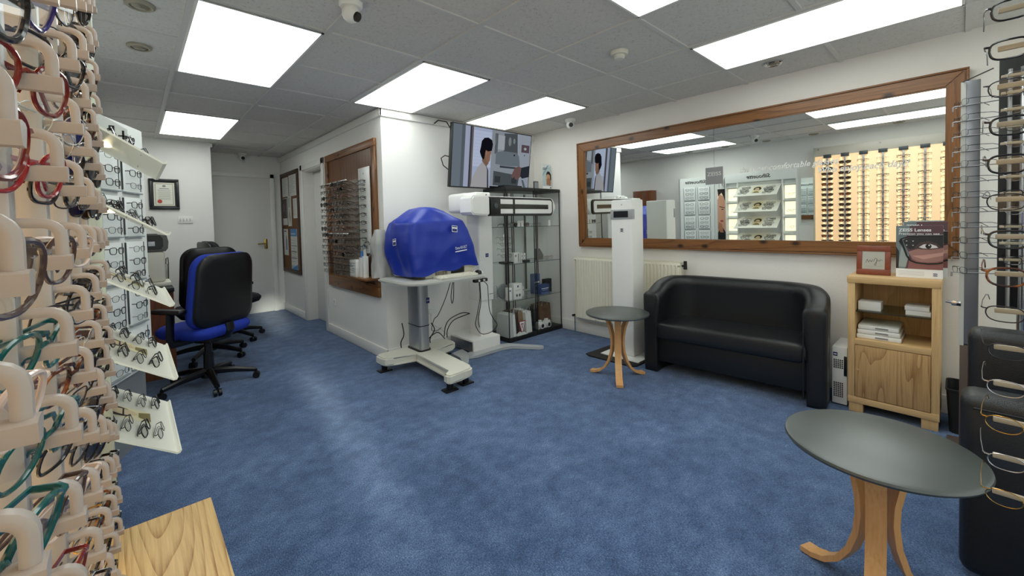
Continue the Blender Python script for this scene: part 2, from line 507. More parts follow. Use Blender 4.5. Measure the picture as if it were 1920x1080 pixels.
# far door in the end wall
d = struct(B().box(.84, 1.575, 7.045, 7.085, .004, 2.01, .002).obj('door_1', M_DOOR), 'white flush door at the end of the corridor')
f = B()
f.box(.785, .842, 7.03, 7.08, 0, 2.07, .004); f.box(1.573, 1.63, 7.03, 7.08, 0, 2.07, .004); f.box(.785, 1.63, 7.03, 7.08, 2.01, 2.07, .004)
f.obj('architrave', M_TRIM, d)
h = B(); h.box(1.47, 1.51, 7.035, 7.047, .95, 1.10, .004)
h.cyl((1.49, 7.04, 1.03), (1.49, 6.995, 1.03), .011); h.tube([(1.49, 7.0, 1.03), (1.45, 6.995, 1.03), (1.375, 7.0, 1.028)], .010)
h.obj('door_handle', M_BRASS, d)

# doorway in the corridor wall with a white door set back in it
f = B()
f.box(XC-.018, XC, 5.13, 5.205, 0, 2.09, .004); f.box(XC-.018, XC, 5.955, 6.03, 0, 2.09, .004); f.box(XC-.018, XC, 5.13, 6.03, 2.015, 2.09, .004)
f.box(XC, XC+.17, 5.195, 5.21, 0, 2.02); f.box(XC, XC+.17, 5.95, 5.965, 0, 2.02); f.box(XC, XC+.17, 5.2, 5.96, 2.005, 2.02)
struct(f.obj('trim_doorway', M_TRIM), 'white door frame in the corridor wall')
d = struct(B().box(XC+.13, XC+.165, 5.212, 5.948, .006, 1.99, .002).obj('door_2', M_DOOR), 'white door set back in the corridor wall')
h = B(); h.box(XC+.122, XC+.13, 5.26, 5.29, .95, 1.08, .003); h.tube([(XC+.125, 5.275, 1.02), (XC+.09, 5.275, 1.02), (XC+.085, 5.36, 1.02)], .009)
h.obj('door_handle', M_STEEL, d)
struct(B().box(XC+.17, XC+.2, 5.1, 6.06, 0, 2.1).obj('wall_doorway', M_WALL))

# ---------------------------------------------------------------- ceiling lights and fittings
def diffmat():
    m = bpy.data.materials.new('lit_diffuser'); m.use_nodes = True; t = m.node_tree; t.nodes.clear()
    e = t.nodes.new('ShaderNodeEmission'); o = t.nodes.new('ShaderNodeOutputMaterial')
    e.inputs[0].default_value = (.93, 1.0, .96, 1); e.inputs[1].default_value = PANEL_STRENGTH
    t.links.new(e.outputs[0], o.inputs[0]); return m
M_DIFF = diffmat()
LIGHTS = [('large square-looking ceiling light panel nearest the peg wall', .248, 2.382),
          ('ceiling light panel in front of the certificate wall', .248, 4.782),
          ('ceiling light panel by the corner of the corridor wall', 1.448, 2.382),
          ('ceiling light panel in front of the television', 2.648, 2.382),
          ('ceiling light panel at the top edge of the picture, middle of the room', 1.448, -.018),
          ('long ceiling light panel above the sofa and the mirror', 2.648, -.018),
          ('ceiling light panel above the backlit peg wall, seen only in the mirror', .248, -.018)]
def ceiling_light(label, x, y):
    t = thing('ceiling_light', label, 'ceiling light', (x+.3, y+.6, CEIL), 0, 'ceiling light panels')
    e = B(); x0, x1, y0, y1 = x+.014, x+.586, y+.014, y+1.186
    for a in ((x0, x0+.012, y0, y1), (x1-.012, x1, y0, y1), (x0, x1, y0, y0+.012), (x0, x1, y1-.012, y1)):
        e.box(*a, CEIL-.008, CEIL+.004)
    e.obj('light_frame', M_TRIM, t)
    B().box(x0+.012, x1-.012, y0+.012, y1-.012, CEIL-.0058, CEIL+.004).obj('diffuser', M_DIFF, t)
for a in LIGHTS: ceiling_light(*a)

M_BEIGE = mat('beige_fitting', '#a59d8a', .5)
def downlight(label, x, y, m=M_BEIGE):
    t = thing('recessed_downlight', label, 'ceiling spotlight', (x, y, CEIL), 0, 'recessed ceiling spotlights')
    B().lathe([(.040, CEIL+.004), (.058, CEIL+.004), (.058, CEIL-.004), (.050, CEIL-.010), (.040, CEIL-.008), (.040, CEIL+.004)], (x, y, 0)).obj('bezel', m, t)
    B().lathe([(0, CEIL-.012), (.02, CEIL-.012), (.036, CEIL-.004), (.041, CEIL+.004), (0, CEIL+.004)], (x, y, 0)).obj('lamp', mat('lamp_glass', '#8d8676', .15), t)
downlight('beige recessed spotlight over the peg wall, at the top edge of the ceiling', .072, 2.653)
downlight('beige recessed spotlight over the peg wall, second from the top edge', .077, 3.251)
downlight('chrome recessed spotlight beside the long light above the mirror', 3.388, .904, M_CHROME)
downlight('recessed spotlight above the backlit panel, third along in the mirror', .072, 2.05)
downlight('recessed spotlight above the backlit panel, fourth along in the mirror', .072, 1.45)
downlight('recessed spotlight above the backlit panel, last along in the mirror', .072, .55)

t = thing('smoke_detector', 'round white smoke detector on a ceiling tile', 'smoke detector', (2.361, 1.492, CEIL))
B().lathe([(0, CEIL+.004), (.056, CEIL+.004), (.056, CEIL-.012), (.050, CEIL-.020), (.034, CEIL-.022)], (2.361, 1.492, 0)).obj('base', M_OFFW, t)
B().lathe([(.034, CEIL-.020), (.034, CEIL-.036), (.026, CEIL-.044), (0, CEIL-.046)], (2.361, 1.492, 0)).obj('sensor_head', M_OFFW, t)

def dome_cam(label, x, y, d, z=CEIL):
    t = thing('security_camera', label, 'security camera', (x, y, z), 0)
    B().lathe([(0, z+.004), (.055, z+.004), (.055, z-.018), (.048, z-.028), (0, z-.030)], (x, y, 0)).obj('mount', M_WHITE, t)
    b = B(); c0 = Vector((x, y, z-.055))
    b.lathe([(.042*math.sin(PI*i/12), -.042*math.cos(PI*i/12)) for i in range(13)], c0); b.obj('ball', M_WHITE, t)
    v = Vector(d).normalized()
    b = B(); b.cyl(c0+v*.030, c0+v*.0445, .024, .022); b.obj('lens', M_BLACK, t)
dome_cam('white dome security camera in the corner beside the mirror wall', 3.48, 2.805, (-.6, -.75, -.25))
dome_cam('white dome security camera cut by the top edge of the picture', .822, 1.99, (.5, -.7, -.5))
dome_cam('small dark security camera above the far door', 1.22, 6.95, (0, -.9, -.3))
# ---------------------------------------------------------------- spectacles
M_LENS = clearmat('clear_lens', '#f6f8f6', .10)
M_LENSD = clearmat('dark_lens', '#4a4644', .12)
M_LENSB = clearmat('brown_lens', '#7a5a48', .12)
def acet(name, col, rough=.18): return mat(name, col, rough, 0, .5, coat=.3)
def tort():
    if 'tortoiseshell' in MATS: return MATS['tortoiseshell']
    m, t, b, o = nt('tortoiseshell'); p = geo_pos(t, obj=True); n = noise(t, 45, 3, .5, p)
    r = ramp(t, n.outputs[0], [(.40, lin('#1c0c07')), (.52, lin('#5a2710')), (.64, lin('#8f5426'))])
    t.links.new(r.outputs[0], b.inputs['Base Color']); b.inputs['Roughness'].default_value = .18
    MATS['tortoiseshell'] = m; return m
# kind: outline width, height, exponent, rim radius, colour, lens, words
KINDS = {
 'black':   (.052, .036, 3.2, .0021, acet('black_acetate', '#131114'), M_LENS, 'black framed'),
 'red':     (.052, .038, 2.5, .0019, acet('red_acetate', '#8a1620'), M_LENS, 'red framed'),
 'tort':    (.052, .038, 2.7, .0022, tort(), M_LENS, 'tortoiseshell'),
 'purple':  (.053, .037, 2.8, .0022, acet('purple_acetate', '#2e2566'), M_LENS, 'violet blue framed'),
 'teal':    (.051, .042, 2.3, .0021, acet('teal_acetate', '#14504f'), M_LENS, 'teal framed'),
 'sun':     (.056, .042, 2.5, .0024, acet('dark_acetate', '#1d1715'), M_LENSD, 'dark tinted sun'),
 'sunbrown': (.056, .041, 2.6, .0022, tort(), M_LENSB, 'brown tinted sun'),
 'darkrimless': (.051, .034, 2.5, .0008, mat('gunmetal_wire', '#3c3b40', .3, .9), M_LENS, 'dark wired'),
 'redtort': (.054, .040, 2.5, .0021, acet('dark_red_acetate', '#6d1a14', .15), M_LENS, 'dark red framed'),
 'clearbrown': (.053, .042, 2.5, .0020, acet('smoky_brown_acetate', '#4a3833', .15), M_LENS, 'smoky brown framed'),
 'silver':  (.050, .034, 2.6, .0010, mat('silver_wire', '#b9b9bd', .22, 1.), M_LENS, 'thin silver'),
 'gun':     (.051, .033, 2.9, .0012, mat('gunmetal_wire', '#3c3b40', .3, .9), M_LENS, 'dark metal'),
 'gold':    (.050, .036, 2.3, .0010, mat('gold_wire', '#b8924f', .22, 1.), M_LENS, 'thin gold'),
 'rimless': (.051, .034, 2.5, .0006, mat('pale_rim', '#c9cdcb', .2, .4), M_LENS, 'rimless'),
 'crystal': (.052, .038, 2.6, .0019, mat('crystal_acetate', '#cdb9ae', .15), M_LENS, 'pale clear'),
}
def outline(w, h, e, n=28):
    pts = []
    for i in range(n):
        t = 2*PI*i/n; c, s = math.cos(t), math.sin(t)
        x = w/2*math.copysign(abs(c)**(2/e), c); z = h/2*math.copysign(abs(s)**(2/e), s)
        if z < 0: x *= 1-.10*(-z/(h/2))
        pts.append((x, z))
    return pts
def glasses_parts(kind, folded, simple):
    w, h, e, r, fm, lm, _ = KINDS[kind]
    cx = w/2+.009
    nn = 20 if simple else 28
    fr = B(); le = [B(), B()]; te = [B(), B()]
    for k, sx in enumerate((-1, 1)):
        pts = outline(w, h, e, nn)
        P = [(sx*(cx+x), .004*((x+cx)/.06)**2, z) for x, z in pts]
        fr.tube(P, r, 5 if simple else 7, loop=True, up=(0, 1, 0))
        le[k].face([(p[0]*1.0, p[1]-.0006, p[2]) for p in P])
        xo = cx+w/2
        yo = .004*((w/2+cx)/.06)**2
        fr.tube([(sx*(xo-.003), yo, h*.27), (sx*(xo+.004), yo+.001, h*.29), (sx*(xo+.006), yo+.006, h*.29)], max(r*1.1, .0014), 5)
        tr = max(r*.95, .0011); fl = (tr*.55, tr*1.25)
        if folded:
            q = .010+.006*k
            T = [(sx*(xo+.006), yo+.004, h*.28), (sx*(xo+.001), q+.004, h*.28), (sx*(xo-.08), q+.004, h*.22), (sx*(xo-.105), q+.004, h*.10), (sx*(xo-.125), q+.004, -h*.35)]
        else:
            T = [(sx*(xo+.006), yo+.004, h*.29), (sx*(xo+.005), .050, h*.28), (sx*(xo+.001), .095, h*.20), (sx*(xo-.002), .115, 0), (sx*(xo-.004), .138, -h*.55)]
        te[k].tube(T, tr, 5, flat=fl, up=(0, 0, 1))
    fr.tube([(-.0105, 0, h*.10), (-.005, -.0012, h*.19), (.005, -.0012, h*.19), (.0105, 0, h*.10)], max(r*.95, .0010), 6)
    if not simple:
        for sx in (-1, 1):
            fr.tube([(sx*.0095, .001, -.002), (sx*.008, .006, -.005), (sx*.0075, .007, -.010)], .0011, 5)
    return fr, le, te, fm, lm
PROTO = {}
def glasses(kind, m, label, group, folded=True, simple=False):
    key = (kind, folded, simple)
    if key not in PROTO:
        fr, le, te, fm, lm = glasses_parts(kind, folded, simple)
        t = thing('glasses', label, 'glasses', (0, 0, 0), 0, group)
        fr.obj('frame_front', fm, t)
        for b in le: b.obj('lens', lm, t)
        for b in te: b.obj('temple', fm, t)
        place(t, m); PROTO[key] = t
        return t
    return dup(PROTO[key], m, label, group)
def glasses_one(kind, m, label, group, folded=False):
    """the same glasses far off: frame, lenses and temples in one mesh"""
    key = ('one', kind, folded)
    if key not in PROTO:
        fr, le, te, fm, lm = glasses_parts(kind, folded, True)
        b = fr
        for k in le:
            me = bpy.data.meshes.new('x')
            k.bm.to_mesh(me); n0 = len(b.bm.faces); b.bm.from_mesh(me); b.bm.faces.ensure_lookup_table()
            for f in b.bm.faces[n0:]: f.material_index = 1
            bpy.data.meshes.remove(me)
        for k in te:
            me = bpy.data.meshes.new('x'); k.bm.to_mesh(me); b.bm.from_mesh(me); bpy.data.meshes.remove(me)
        o = tag(b.obj('glasses', [fm, lm]), label, 'glasses', group); place(o, m); PROTO[key] = o
        return o
    return dup(PROTO[key], m, label, group)
def facing(pos, out, up=(0, 0, 1), tilt=0, turn=0):
    """matrix that puts glasses at pos with their fronts facing out"""
    o = Vector(out).normalized(); u = Vector(up); u = (u-o*u.dot(o)).normalized()
    y = -o; x = y.cross(u); m = Matrix.Identity(4)
    for i in range(3): m[i][0] = x[i]; m[i][1] = y[i]; m[i][2] = u[i]; m[i][3] = pos[i]
    return m @ Matrix.Rotation(turn, 4, 'Z') @ Matrix.Rotation(tilt, 4, 'X')
ORD = ['first', 'second', 'third', 'fourth', 'fifth', 'sixth', 'seventh', 'eighth', 'ninth', 'tenth', 'eleventh', 'twelfth', 'thirteenth',
       'fourteenth', 'fifteenth', 'sixteenth', 'seventeenth', 'eighteenth', 'nineteenth', 'twentieth']

# ---------------------------------------------------------------- backlit peg wall along the left side
def peachmat():
    m = bpy.data.materials.new('peach_backlit_acrylic'); m.use_nodes = True; t = m.node_tree; b = t.nodes['Principled BSDF']
    b.inputs['Base Color'].default_value = (*lin('#e8c9a4'), 1); b.inputs['Roughness'].default_value = .45
    b.inputs['Emission Color'].default_value = (*lin('#ffd09a'), 1)
    b.inputs['Emission Strength'].default_value = .42
    return m
M_PEACH = peachmat()
M_TUBE = emitmat('warm_backlight', '#ffe0ac', 1.05)
M_PEG = mat('warm_grey_peg_plastic', '#a89e98', .36)
M_POLE = mat('grey_peg_pole', '#a8a4a2', .35, .2)
COLY = [.12+.2*i for i in range(7)]
ROWZ = [1.344+.075*k for k in range(8, -11, -1)]
PX = -.070          # front of the poles
pw = thing('backlit_panel', 'peach backlit acrylic panel carrying the columns of glasses pegs', 'display panel', (-.15, .8, .5))
B().box(-.115, -.100, -.02, 1.47, .52, 2.02, .001).obj('lit_sheet', M_PEACH, pw)
B().box(-.115, -.100, -.02, 1.47, 2.021, 2.15, .001).obj('top_band', mat('warm_grey_acrylic', '#c9c0b4', .35), pw)
B().box(XL+.002, -.150, .0, 1.45, .54, 2.13).obj('light_box', M_WHITE, pw)
for y in COLY:
    b = B()
    for s in (-.045, .045): b.box(-.0998, -.0985, y+s-.011, y+s+.011, .57, 1.98)
    b.obj('light_strip', M_TUBE, pw)
for y in (.0, .75, 1.43):
    for z in (.57, 2.12): B().cyl((-.150, y, z), (-.094, y, z), .011).obj('standoff', M_STEEL, pw)
B().box(-.148, -.052, 1.472, 1.480, .52, 2.15, .002).obj('end_glass', clearmat('greenish_glass', '#dfeee6', .10, .35, '#dfe4de'), pw)

def peg_parts(z):
    b = B()
    pts = [(PX-.002, 0, z-.005), (PX+.014, 0, z-.005)]
    for i in range(1, 6):
        a = PI/2*i/5; pts.append((PX+.014+.012*math.sin(a), 0, z-.005-.012*(1-math.cos(a))))
    pts += [(PX+.026, 0, z-.034)]
    b.tube(pts, .0044, 10, up=(0, 1, 0), flat=(.0042, .0050))
    sd = B()
    sh = [(-.0085, -.0335), (-.0075, -.0385), (-.0045, -.0450), (.0045, -.0450), (.0075, -.0385), (.0085, -.0335), (.0045, -.0320), (-.0045, -.0320)]
    sd.rings([[(x, yy*sc, z+zz) for yy, zz in sh] for x, sc in ((PX-.003, .80), (PX+.016, .92), (PX+.028, 1.05), (PX+.032, 1.08))])
    return b, sd
kinds_near = ['redtort', 'black', 'black', 'crystal', 'clearbrown', 'black', 'gold', 'silver', 'gun', 'rimless', 'gun', 'black', 'tort']
near_fixed = {(0, 8): 'redtort', (0, 9): 'clearbrown', (1, 6): 'purple', (1, 7): 'redtort', (1, 8): 'red', (1, 9): 'clearbrown', (1, 10): 'teal', (1, 11): 'teal', (1, 12): 'clearbrown',
              (0, 10): 'crystal', (0, 11): 'teal', (0, 12): 'teal', (0, 7): 'black', (2, 7): 'rimless', (2, 8): 'black', (2, 9): 'crystal', (2, 11): 'tort', (2, 13): 'crystal'}
PEGM = None
for ci, y in enumerate(COLY):
    col = thing('peg_column', f'vertical column of glasses pegs on the backlit panel, {ORD[ci]} from the shop window', 'peg rail', (PX, y, .52), 0, 'peg columns on the backlit panel')
    B().box(-.0985, PX, y-.011, y+.011, .53, 1.99, .002).obj('pole', M_POLE, col)
    B().box(-.0985, PX+.004, y-.045, y+.045, 1.985, 2.035, .003).obj('brand_plate', mat('dark_plate', '#3f4548', .4), col)
    for ri, z in enumerate(ROWZ):
        if PEGM is None:
            pb, sb = peg_parts(0)
            pg = pb.obj('peg', M_PEG, col, local=True)
            sd = sb.obj('saddle', M_PEG, pg, local=True)
            PEGM = (pg, sd)
        else:
            pg = PEGM[0].copy(); COL.objects.link(pg); pg.parent = col
            sd = PEGM[1].copy(); COL.objects.link(sd); sd.parent = pg
        pg.location = (-PX, 0, z-.52)
    for ri, z in enumerate(ROWZ):
        if ci >= 5: k = ['sun', 'sun', 'sun', 'sunbrown', 'sun'][(ri*3+ci) % 5]
        else: k = near_fixed.get((ci-1, ri)) or random.choice(kinds_near[3:12] if ci > 2 or ci == 0 else kinds_near)
        turn = random.uniform(-.08, .08); tl = random.uniform(.12, .3); oy = -.32 if ci in (1, 2, 3) else -.2
        h = KINDS[k][1]
        m = facing((PX+.011, y+random.uniform(-.003, .003), z-.0315-h*.16), (1, oy, 0), tilt=tl, turn=turn)
        glasses(k, m, f'{KINDS[k][6]} glasses on the {ORD[ri]} peg down, {ORD[ci]} column from the window', 'glasses on the backlit peg wall', True, ci > 3 or ci == 0)

# wooden bench corner under the peg wall, and the clear stand on it
t = thing('side_bench', 'pale ash veneered bench top under the peg wall, its corner lit', 'bench', (-.03, .75, 0))
B().box(XL+.002, .135, .25, 1.39, .495, .52, .0015).obj('bench_top', M_ASH, t)
b = B(); b.box(XL+.002, .11, 1.33, 1.35, 0, .495); b.obj('end_panel', M_ASH, t)
b = B(); b.box(XL+.002, .11, .27, .29, 0, .495); b.obj('end_panel', M_ASH, t)
t = thing('display_dome', 'clear plastic dome stand on the pale ash bench', 'display stand', (-.06, 1.13, .52))
b = B(); b.lathe([(0, .520), (.042, .520), (.042, .526), (0, .526)], (-.06, 1.13, 0)); b.obj('base', mat('pearl_plastic', '#d9d3ca', .2), t)
b = B(); b.lathe([(.040*math.cos(PI/2*i/8), .526+.044*math.sin(PI/2*i/8)) for i in range(9)], (-.06, 1.13, 0)); b.obj('dome', clearmat('clear_dome', '#eef0ee', .2, .12, '#efece6'), t)
# ---------------------------------------------------------------- shelf unit with sloping trays
M_TRAY = mat('translucent_white_tray', '#f4f2e6', .3)
M_UNIT = mat('satin_white_unit', '#e6e8e4', .4)
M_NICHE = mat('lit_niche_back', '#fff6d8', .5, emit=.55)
M_SKIN = mat('print_skin', '#d9a283', .6); M_SKIND = mat('print_skin_shade', '#b57a5c', .6); M_HAIR = mat('print_hair', '#1c1513', .6)
M_LIP = mat('print_lips', '#a8484a', .6)
un = thing('tray_display_unit', 'white wall unit with five sloping trays of glasses and a script logo', 'display unit', (-.15, 2.215, 0))
B().box(XL+.002, -.175, 1.70, 2.73, .36, 1.885).obj('back_panel', M_UNIT, un)
B().box(-.175, -.10, 1.70, 2.73, 1.735, 1.885, .004).obj('header', M_UNIT, un)
for y in (1.70, 1.885, 2.53, 2.715): B().box(-.175, -.10, y, y+.015, .36, 1.735).obj('divider', M_UNIT, un)
B().box(XL+.002, -.09, 1.72, 2.71, 0, .36, .004).obj('plinth', mat('grey_plinth', '#7c7f82', .5), un)
text('logo_lettering', 'Silhouette', .085, frame((-.0995, 2.215, 1.81), (0, 1, 0), (0, 0, 1)), M_KPRINT, un, shear=.3, width=.34, bold=.0018)
B().box(-.0995, -.0985, 2.30, 2.40, 1.822, 1.826).box(-.0995, -.0985, 2.30, 2.40, 1.808, 1.812).obj('logo_dashes', M_KPRINT, un)
TZ = [1.493, 1.239, .981, .713, .442]
for k, z in enumerate(TZ):
    for a, b_ in ((1.715, 1.885), (2.545, 2.715)):
        B().box(-.175, -.10, a, b_, z+.165, z+.172).obj('niche_shelf', M_UNIT, un)
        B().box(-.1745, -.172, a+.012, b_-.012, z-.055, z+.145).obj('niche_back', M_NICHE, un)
    # tray: sloping sheet with a rolled front lip, side profile in x,z
    prof = [(-.172, z+.178), (.085, z+.006), (.093, z), (.103, z+.001), (.108, z+.010), (.1035, z+.012), (.100, z+.0065), (.0945, z+.0055), (.088, z+.0115), (-.170, z+.184)]
    b = B(); b.prism(prof, 1.92, 2.53, 'Y'); b.obj('tray', M_TRAY, un)
    if k < 3: B().lathe([(0, z+.09), (.016, z+.09), (.016, z+.10), (0, z+.10)], (-.06, 2.22, 0)).obj('spotlight', emitmat('warm_spot', '#ffe9b8', 6), un)
    sdir = Vector((.257, 0, -.172)).normalized(); nrm = Vector((.172, 0, .257)).normalized()
    for j, y in enumerate((2.05, 2.40)):
        for i, s in enumerate((.105, .158, .211, .264)):
            kd = ['gun', 'black', 'black', 'gun', 'black', 'gun', 'black', 'gun'][(i+2*j+3*k) % 8]
            h = KINDS[kd][1]
            p0 = Vector((-.171, y+(.012 if i % 2 else -.01), z+.1835)) + sdir*s
            m = facing(p0+nrm*(h/2+.003), (1, -.12, .3), turn=random.uniform(-.12, .12))
            glasses(kd, m, f'{KINDS[kd][6]} glasses on the {ORD[k]} sloping tray down, {ORD[3-i]} from its lip, {"window" if j == 0 else "far"} end', 'glasses on the sloping trays', True, True)
    cm = frame(tuple(Vector((-.171, 2.16, z+.1838))+sdir*.24+nrm*.0008), (0, 1, 0), tuple(-sdir))
    t = thing('photo_card', f'small fashion photo card lying on the {ORD[k]} sloping tray down', 'photo card', cm.to_translation(), 0, 'photo cards on the trays')
    pc = Pic(cm, .13, .19); pc.rect(0, 0, 1, 1, mat('print_cream', '#efe6bd', .6)); pc.oval(.5, .62, .42, .30, M_HAIR); pc.oval(.52, .50, .27, .26, mat('print_pale_skin', '#e6cda6', .6))
    pc.line([(.22, .5), (.8, .5)], .006, M_KPRINT); pc.poly([(.1, 0), (.9, 0), (.7, .22), (.3, .22)], mat('print_olive', '#8a7c4a', .6)); pc.done('card', t)
    for a, yy, nm in ((0, 1.80, 'near'), (1, 2.63, 'far')):
        m = facing((-.140, yy, z+.008), (1, 0, .1), turn=.5)
        glasses_one('gun' if k % 2 else 'gold', m @ Matrix.Scale(.95, 4), f'thin metal glasses in the lit niche at the {nm} end of the {ORD[k]} sloping tray', 'glasses in the lit niches')

t = thing('logo_sign', 'white sign board with a black logo end, above the topmost sloping tray', 'sign', (-.09, 2.69, 1.69))
B().prism([(-.195, 1.66), (.006, 1.66), (.006, 1.752), (-.195, 1.885)], 2.745, 2.755, 'Y').obj('board', M_UNIT, t)
b = B(); b.box(-.028, .004, 2.743, 2.745, 1.716, 1.722); b.box(-.014, -.006, 2.743, 2.745, 1.70, 1.745); b.box(-.006, .004, 2.743, 2.745, 1.706, 1.710); b.box(-.06, -.04, 2.743, 2.745, 1.74, 1.765)
b.obj('logo', M_KPRINT, t)

# ---------------------------------------------------------------- angled tower with boxed rows of glasses
ax = Vector((.405, .914, 0)); an = Vector((.914, -.405, 0)); A0 = Vector((-.180, 2.862, 0))
tw = thing('glasses_tower', 'white angled tower with two columns of glasses and a black script logo', 'display tower', (-.08, 3.2, 0))
A1 = A0+ax*.62
B().prism([tuple(A0.xy), tuple(A1.xy), (-.02, 3.50), (-.195, 3.44), (-.195, 2.87)], .43, 1.875, 'Z', .004).obj('body', M_UNIT, tw)
B().prism([(-.19, 2.90), tuple((A1-ax*.05-an*.02).xy), (-.03, 3.46), (-.195, 3.42)], 0, .43, 'Z').obj('base', mat('grey_plinth', '#7c7f82', .5), tw)
text('logo_lettering', 'Silhouette', .08, frame(tuple(A0+ax*.36+an*.001+Vector((0, 0, 1.80))), ax, (0, 0, 1)), M_KPRINT, tw, shear=.3, width=.34, bold=.0018)
GZ = [1.71-.256*i for i in range(5)]
for gi, z in enumerate(GZ):
    for ci, s in enumerate((.145, .375)):
        b = B(); mt = frame(tuple(A0+ax*s), ax, (0, 0, 1))   # local x along face, y up, z out
        b.box(0, .185, z-.225, z, .0005, .006, .001); b.xf(mt); b.obj('card_panel', mat('white_card', '#eef0ee', .5), tw)
        for q in (-.006, .185): b = B(); b.box(q, q+.0045, z-.215, z-.005, .0005, .008); b.xf(mt); b.obj('side_clip', mat('dark_clip', '#3d4245', .4), tw)
        b = B(); b.box(0, .185, z-.233, z-.226, .0005, .018); b.xf(mt); b.obj('ledge', mat('grey_ledge', '#8d9496', .4), tw)
        for ri in range(3):
            p = A0+ax*(s+.0925)+an*.030+Vector((0, 0, z-.045-.072*ri))
            glasses_one('black' if (ri+gi+ci) % 3 else 'gun', facing(p, an, turn=random.uniform(-.05, .05)),
                        f'dark glasses in the {ORD[gi]} card down of the angled tower, {ORD[ri]} row, {"near" if ci == 0 else "far"} column', 'glasses on the angled tower')
po = thing('portrait_poster', 'tall lit poster of a face resting on a hand, beside the angled tower', 'poster', (-.148, 2.80, 0))
B().box(-.155, -.140, 2.735, 2.872, .0, 1.655).obj('backing', M_UNIT, po)
pm = frame((-.140, 2.737, .40), (0, 1, 0), (0, 0, 1)); pc = Pic(pm, .133, 1.25)
pc.rect(0, 0, 1, 1, mat('print_warm', '#f0d3b0', .6, emit=.25)); pc.poly([(.0, .78), (.0, 1), (1, 1), (.9, .9), (.5, .95), (.2, .88)], M_HAIR)
pc.poly([(0, .42), (0, .8), (.25, .9), (.75, .93), (1, .85), (1, .42)], M_SKIN); pc.line([(.1, .74), (.8, .76)], .012, M_HAIR); pc.oval(.4, .72, .16, .006, M_HAIR)
pc.oval(.5, .56, .2, .014, M_LIP); pc.poly([(0, .1), (0, .4), (.6, .5), (1, .4), (1, .1)], M_KPRINT); pc.poly([(.3, .40), (.5, .52), (.9, .55), (1, .46), (.7, .40)], M_SKIND); pc.line([(.05, .2), (.9, .3)], .02, M_WPRINT)
pc.done('print', po)

# small mirror on the left wall between the trays and the backlit panel
M_MIRROR = mat('mirror_glass', '#eef2f0', .0, 1.)
t = thing('narrow_mirror', 'narrow wall mirror between the tray unit and the backlit panel, seen in the long mirror', 'mirror', (XL, 1.575, 1.03))
B().box(XL+.002, -.188, 1.50, 1.675, 1.03, 1.74).obj('frame', M_UNIT, t)
B().box(-.188, -.186, 1.51, 1.665, 1.04, 1.73).obj('glass', M_MIRROR, t)
t = thing('dark_wardrobe', 'brown cupboard against the wall beyond the glasses tower, seen in the long mirror', 'cupboard', (-.1, 4.22, 0))
B().box(XL+.002, .0, 4.03, 4.42, 0, 1.72, .003).obj('body', M_MAHOG, t)
b = B(); b.box(.0, .016, 4.04, 4.22, .05, 1.70, .002); b.obj('door', M_MAHOG, t)
b = B(); b.box(.0, .016, 4.225, 4.41, .05, 1.70, .002); b.obj('door', M_MAHOG, t)

# ---------------------------------------------------------------- desk, instrument and chairs
t = thing('desk', 'brown desk with a black top along the left wall', 'desk', (.03, 5.2, 0))
B().box(XL+.002, .255, 4.52, 5.95, .735, .77, .006).obj('desk_top', M_BLACKM, t)
B().box(XL+.002, .25, 4.56, 4.585, 0, .735).obj('end_panel', M_MAHOG, t)
B().box(XL+.002, .25, 5.90, 5.925, 0, .735).obj('end_panel', M_MAHOG, t)
B().box(XL+.002, -.18, 4.585, 5.90, .1, .735).obj('back_panel', M_MAHOG, t)
t = thing('eye_test_instrument', 'ivory desktop eye-testing instrument with a black hooded head on the desk', 'instrument', (.14, 4.85, .77))
B().box(.02, .25, 4.72, 5.04, .77, .805, .008).obj('base', M_OFFW, t)
B().box(.045, .215, 4.76, 5.0, .805, 1.075, .02, 3).obj('body', M_OFFW, t)
b = B(); b.prism([(.02, 1.075), (.22, 1.075), (.238, 1.10), (.243, 1.16), (.232, 1.215), (.205, 1.232), (.02, 1.232)], 4.75, 5.0, 'Y', .008); b.obj('head', mat('dark_grey_head', '#5c5b55', .4), t)
b = B(); b.prism([(.0, 1.095), (.19, 1.095), (.205, 1.12), (.205, 1.19), (.185, 1.218), (.0, 1.218)], 4.735, 4.755, 'Y', .006); b.obj('hood', M_BLACK, t)
B().box(.105, .15, 4.730, 4.736, 1.125, 1.165, .003).obj('eyepiece', mat('pale_eyepiece', '#c9ced2', .1), t)
B().box(.09, .105, 4.758, 4.761, .862, .870).obj('badge', M_KPRINT, t)
t = thing('cable', 'thin black cable arching behind the instrument on the desk', 'cable', (.26, 4.9, .77))
B().tube([(.235, 5.2, .775), (.235, 5.2, .90), (.24, 5.18, .99), (.25, 5.1, 1.0), (.25, 5.06, .95), (.245, 5.05, .775)], .004).obj('lead', M_BLACK, t)
t = thing('card_holder', 'clear leaflet holder beside the instrument on the desk', 'leaflet holder', (.24, 4.98, .77))
B().box(.215, .25, 5.08, 5.16, .77, .94, .002).obj('holder', clearmat('clear_dome2', '#eef0ee', .15, .35, '#d6d6d2'), t)

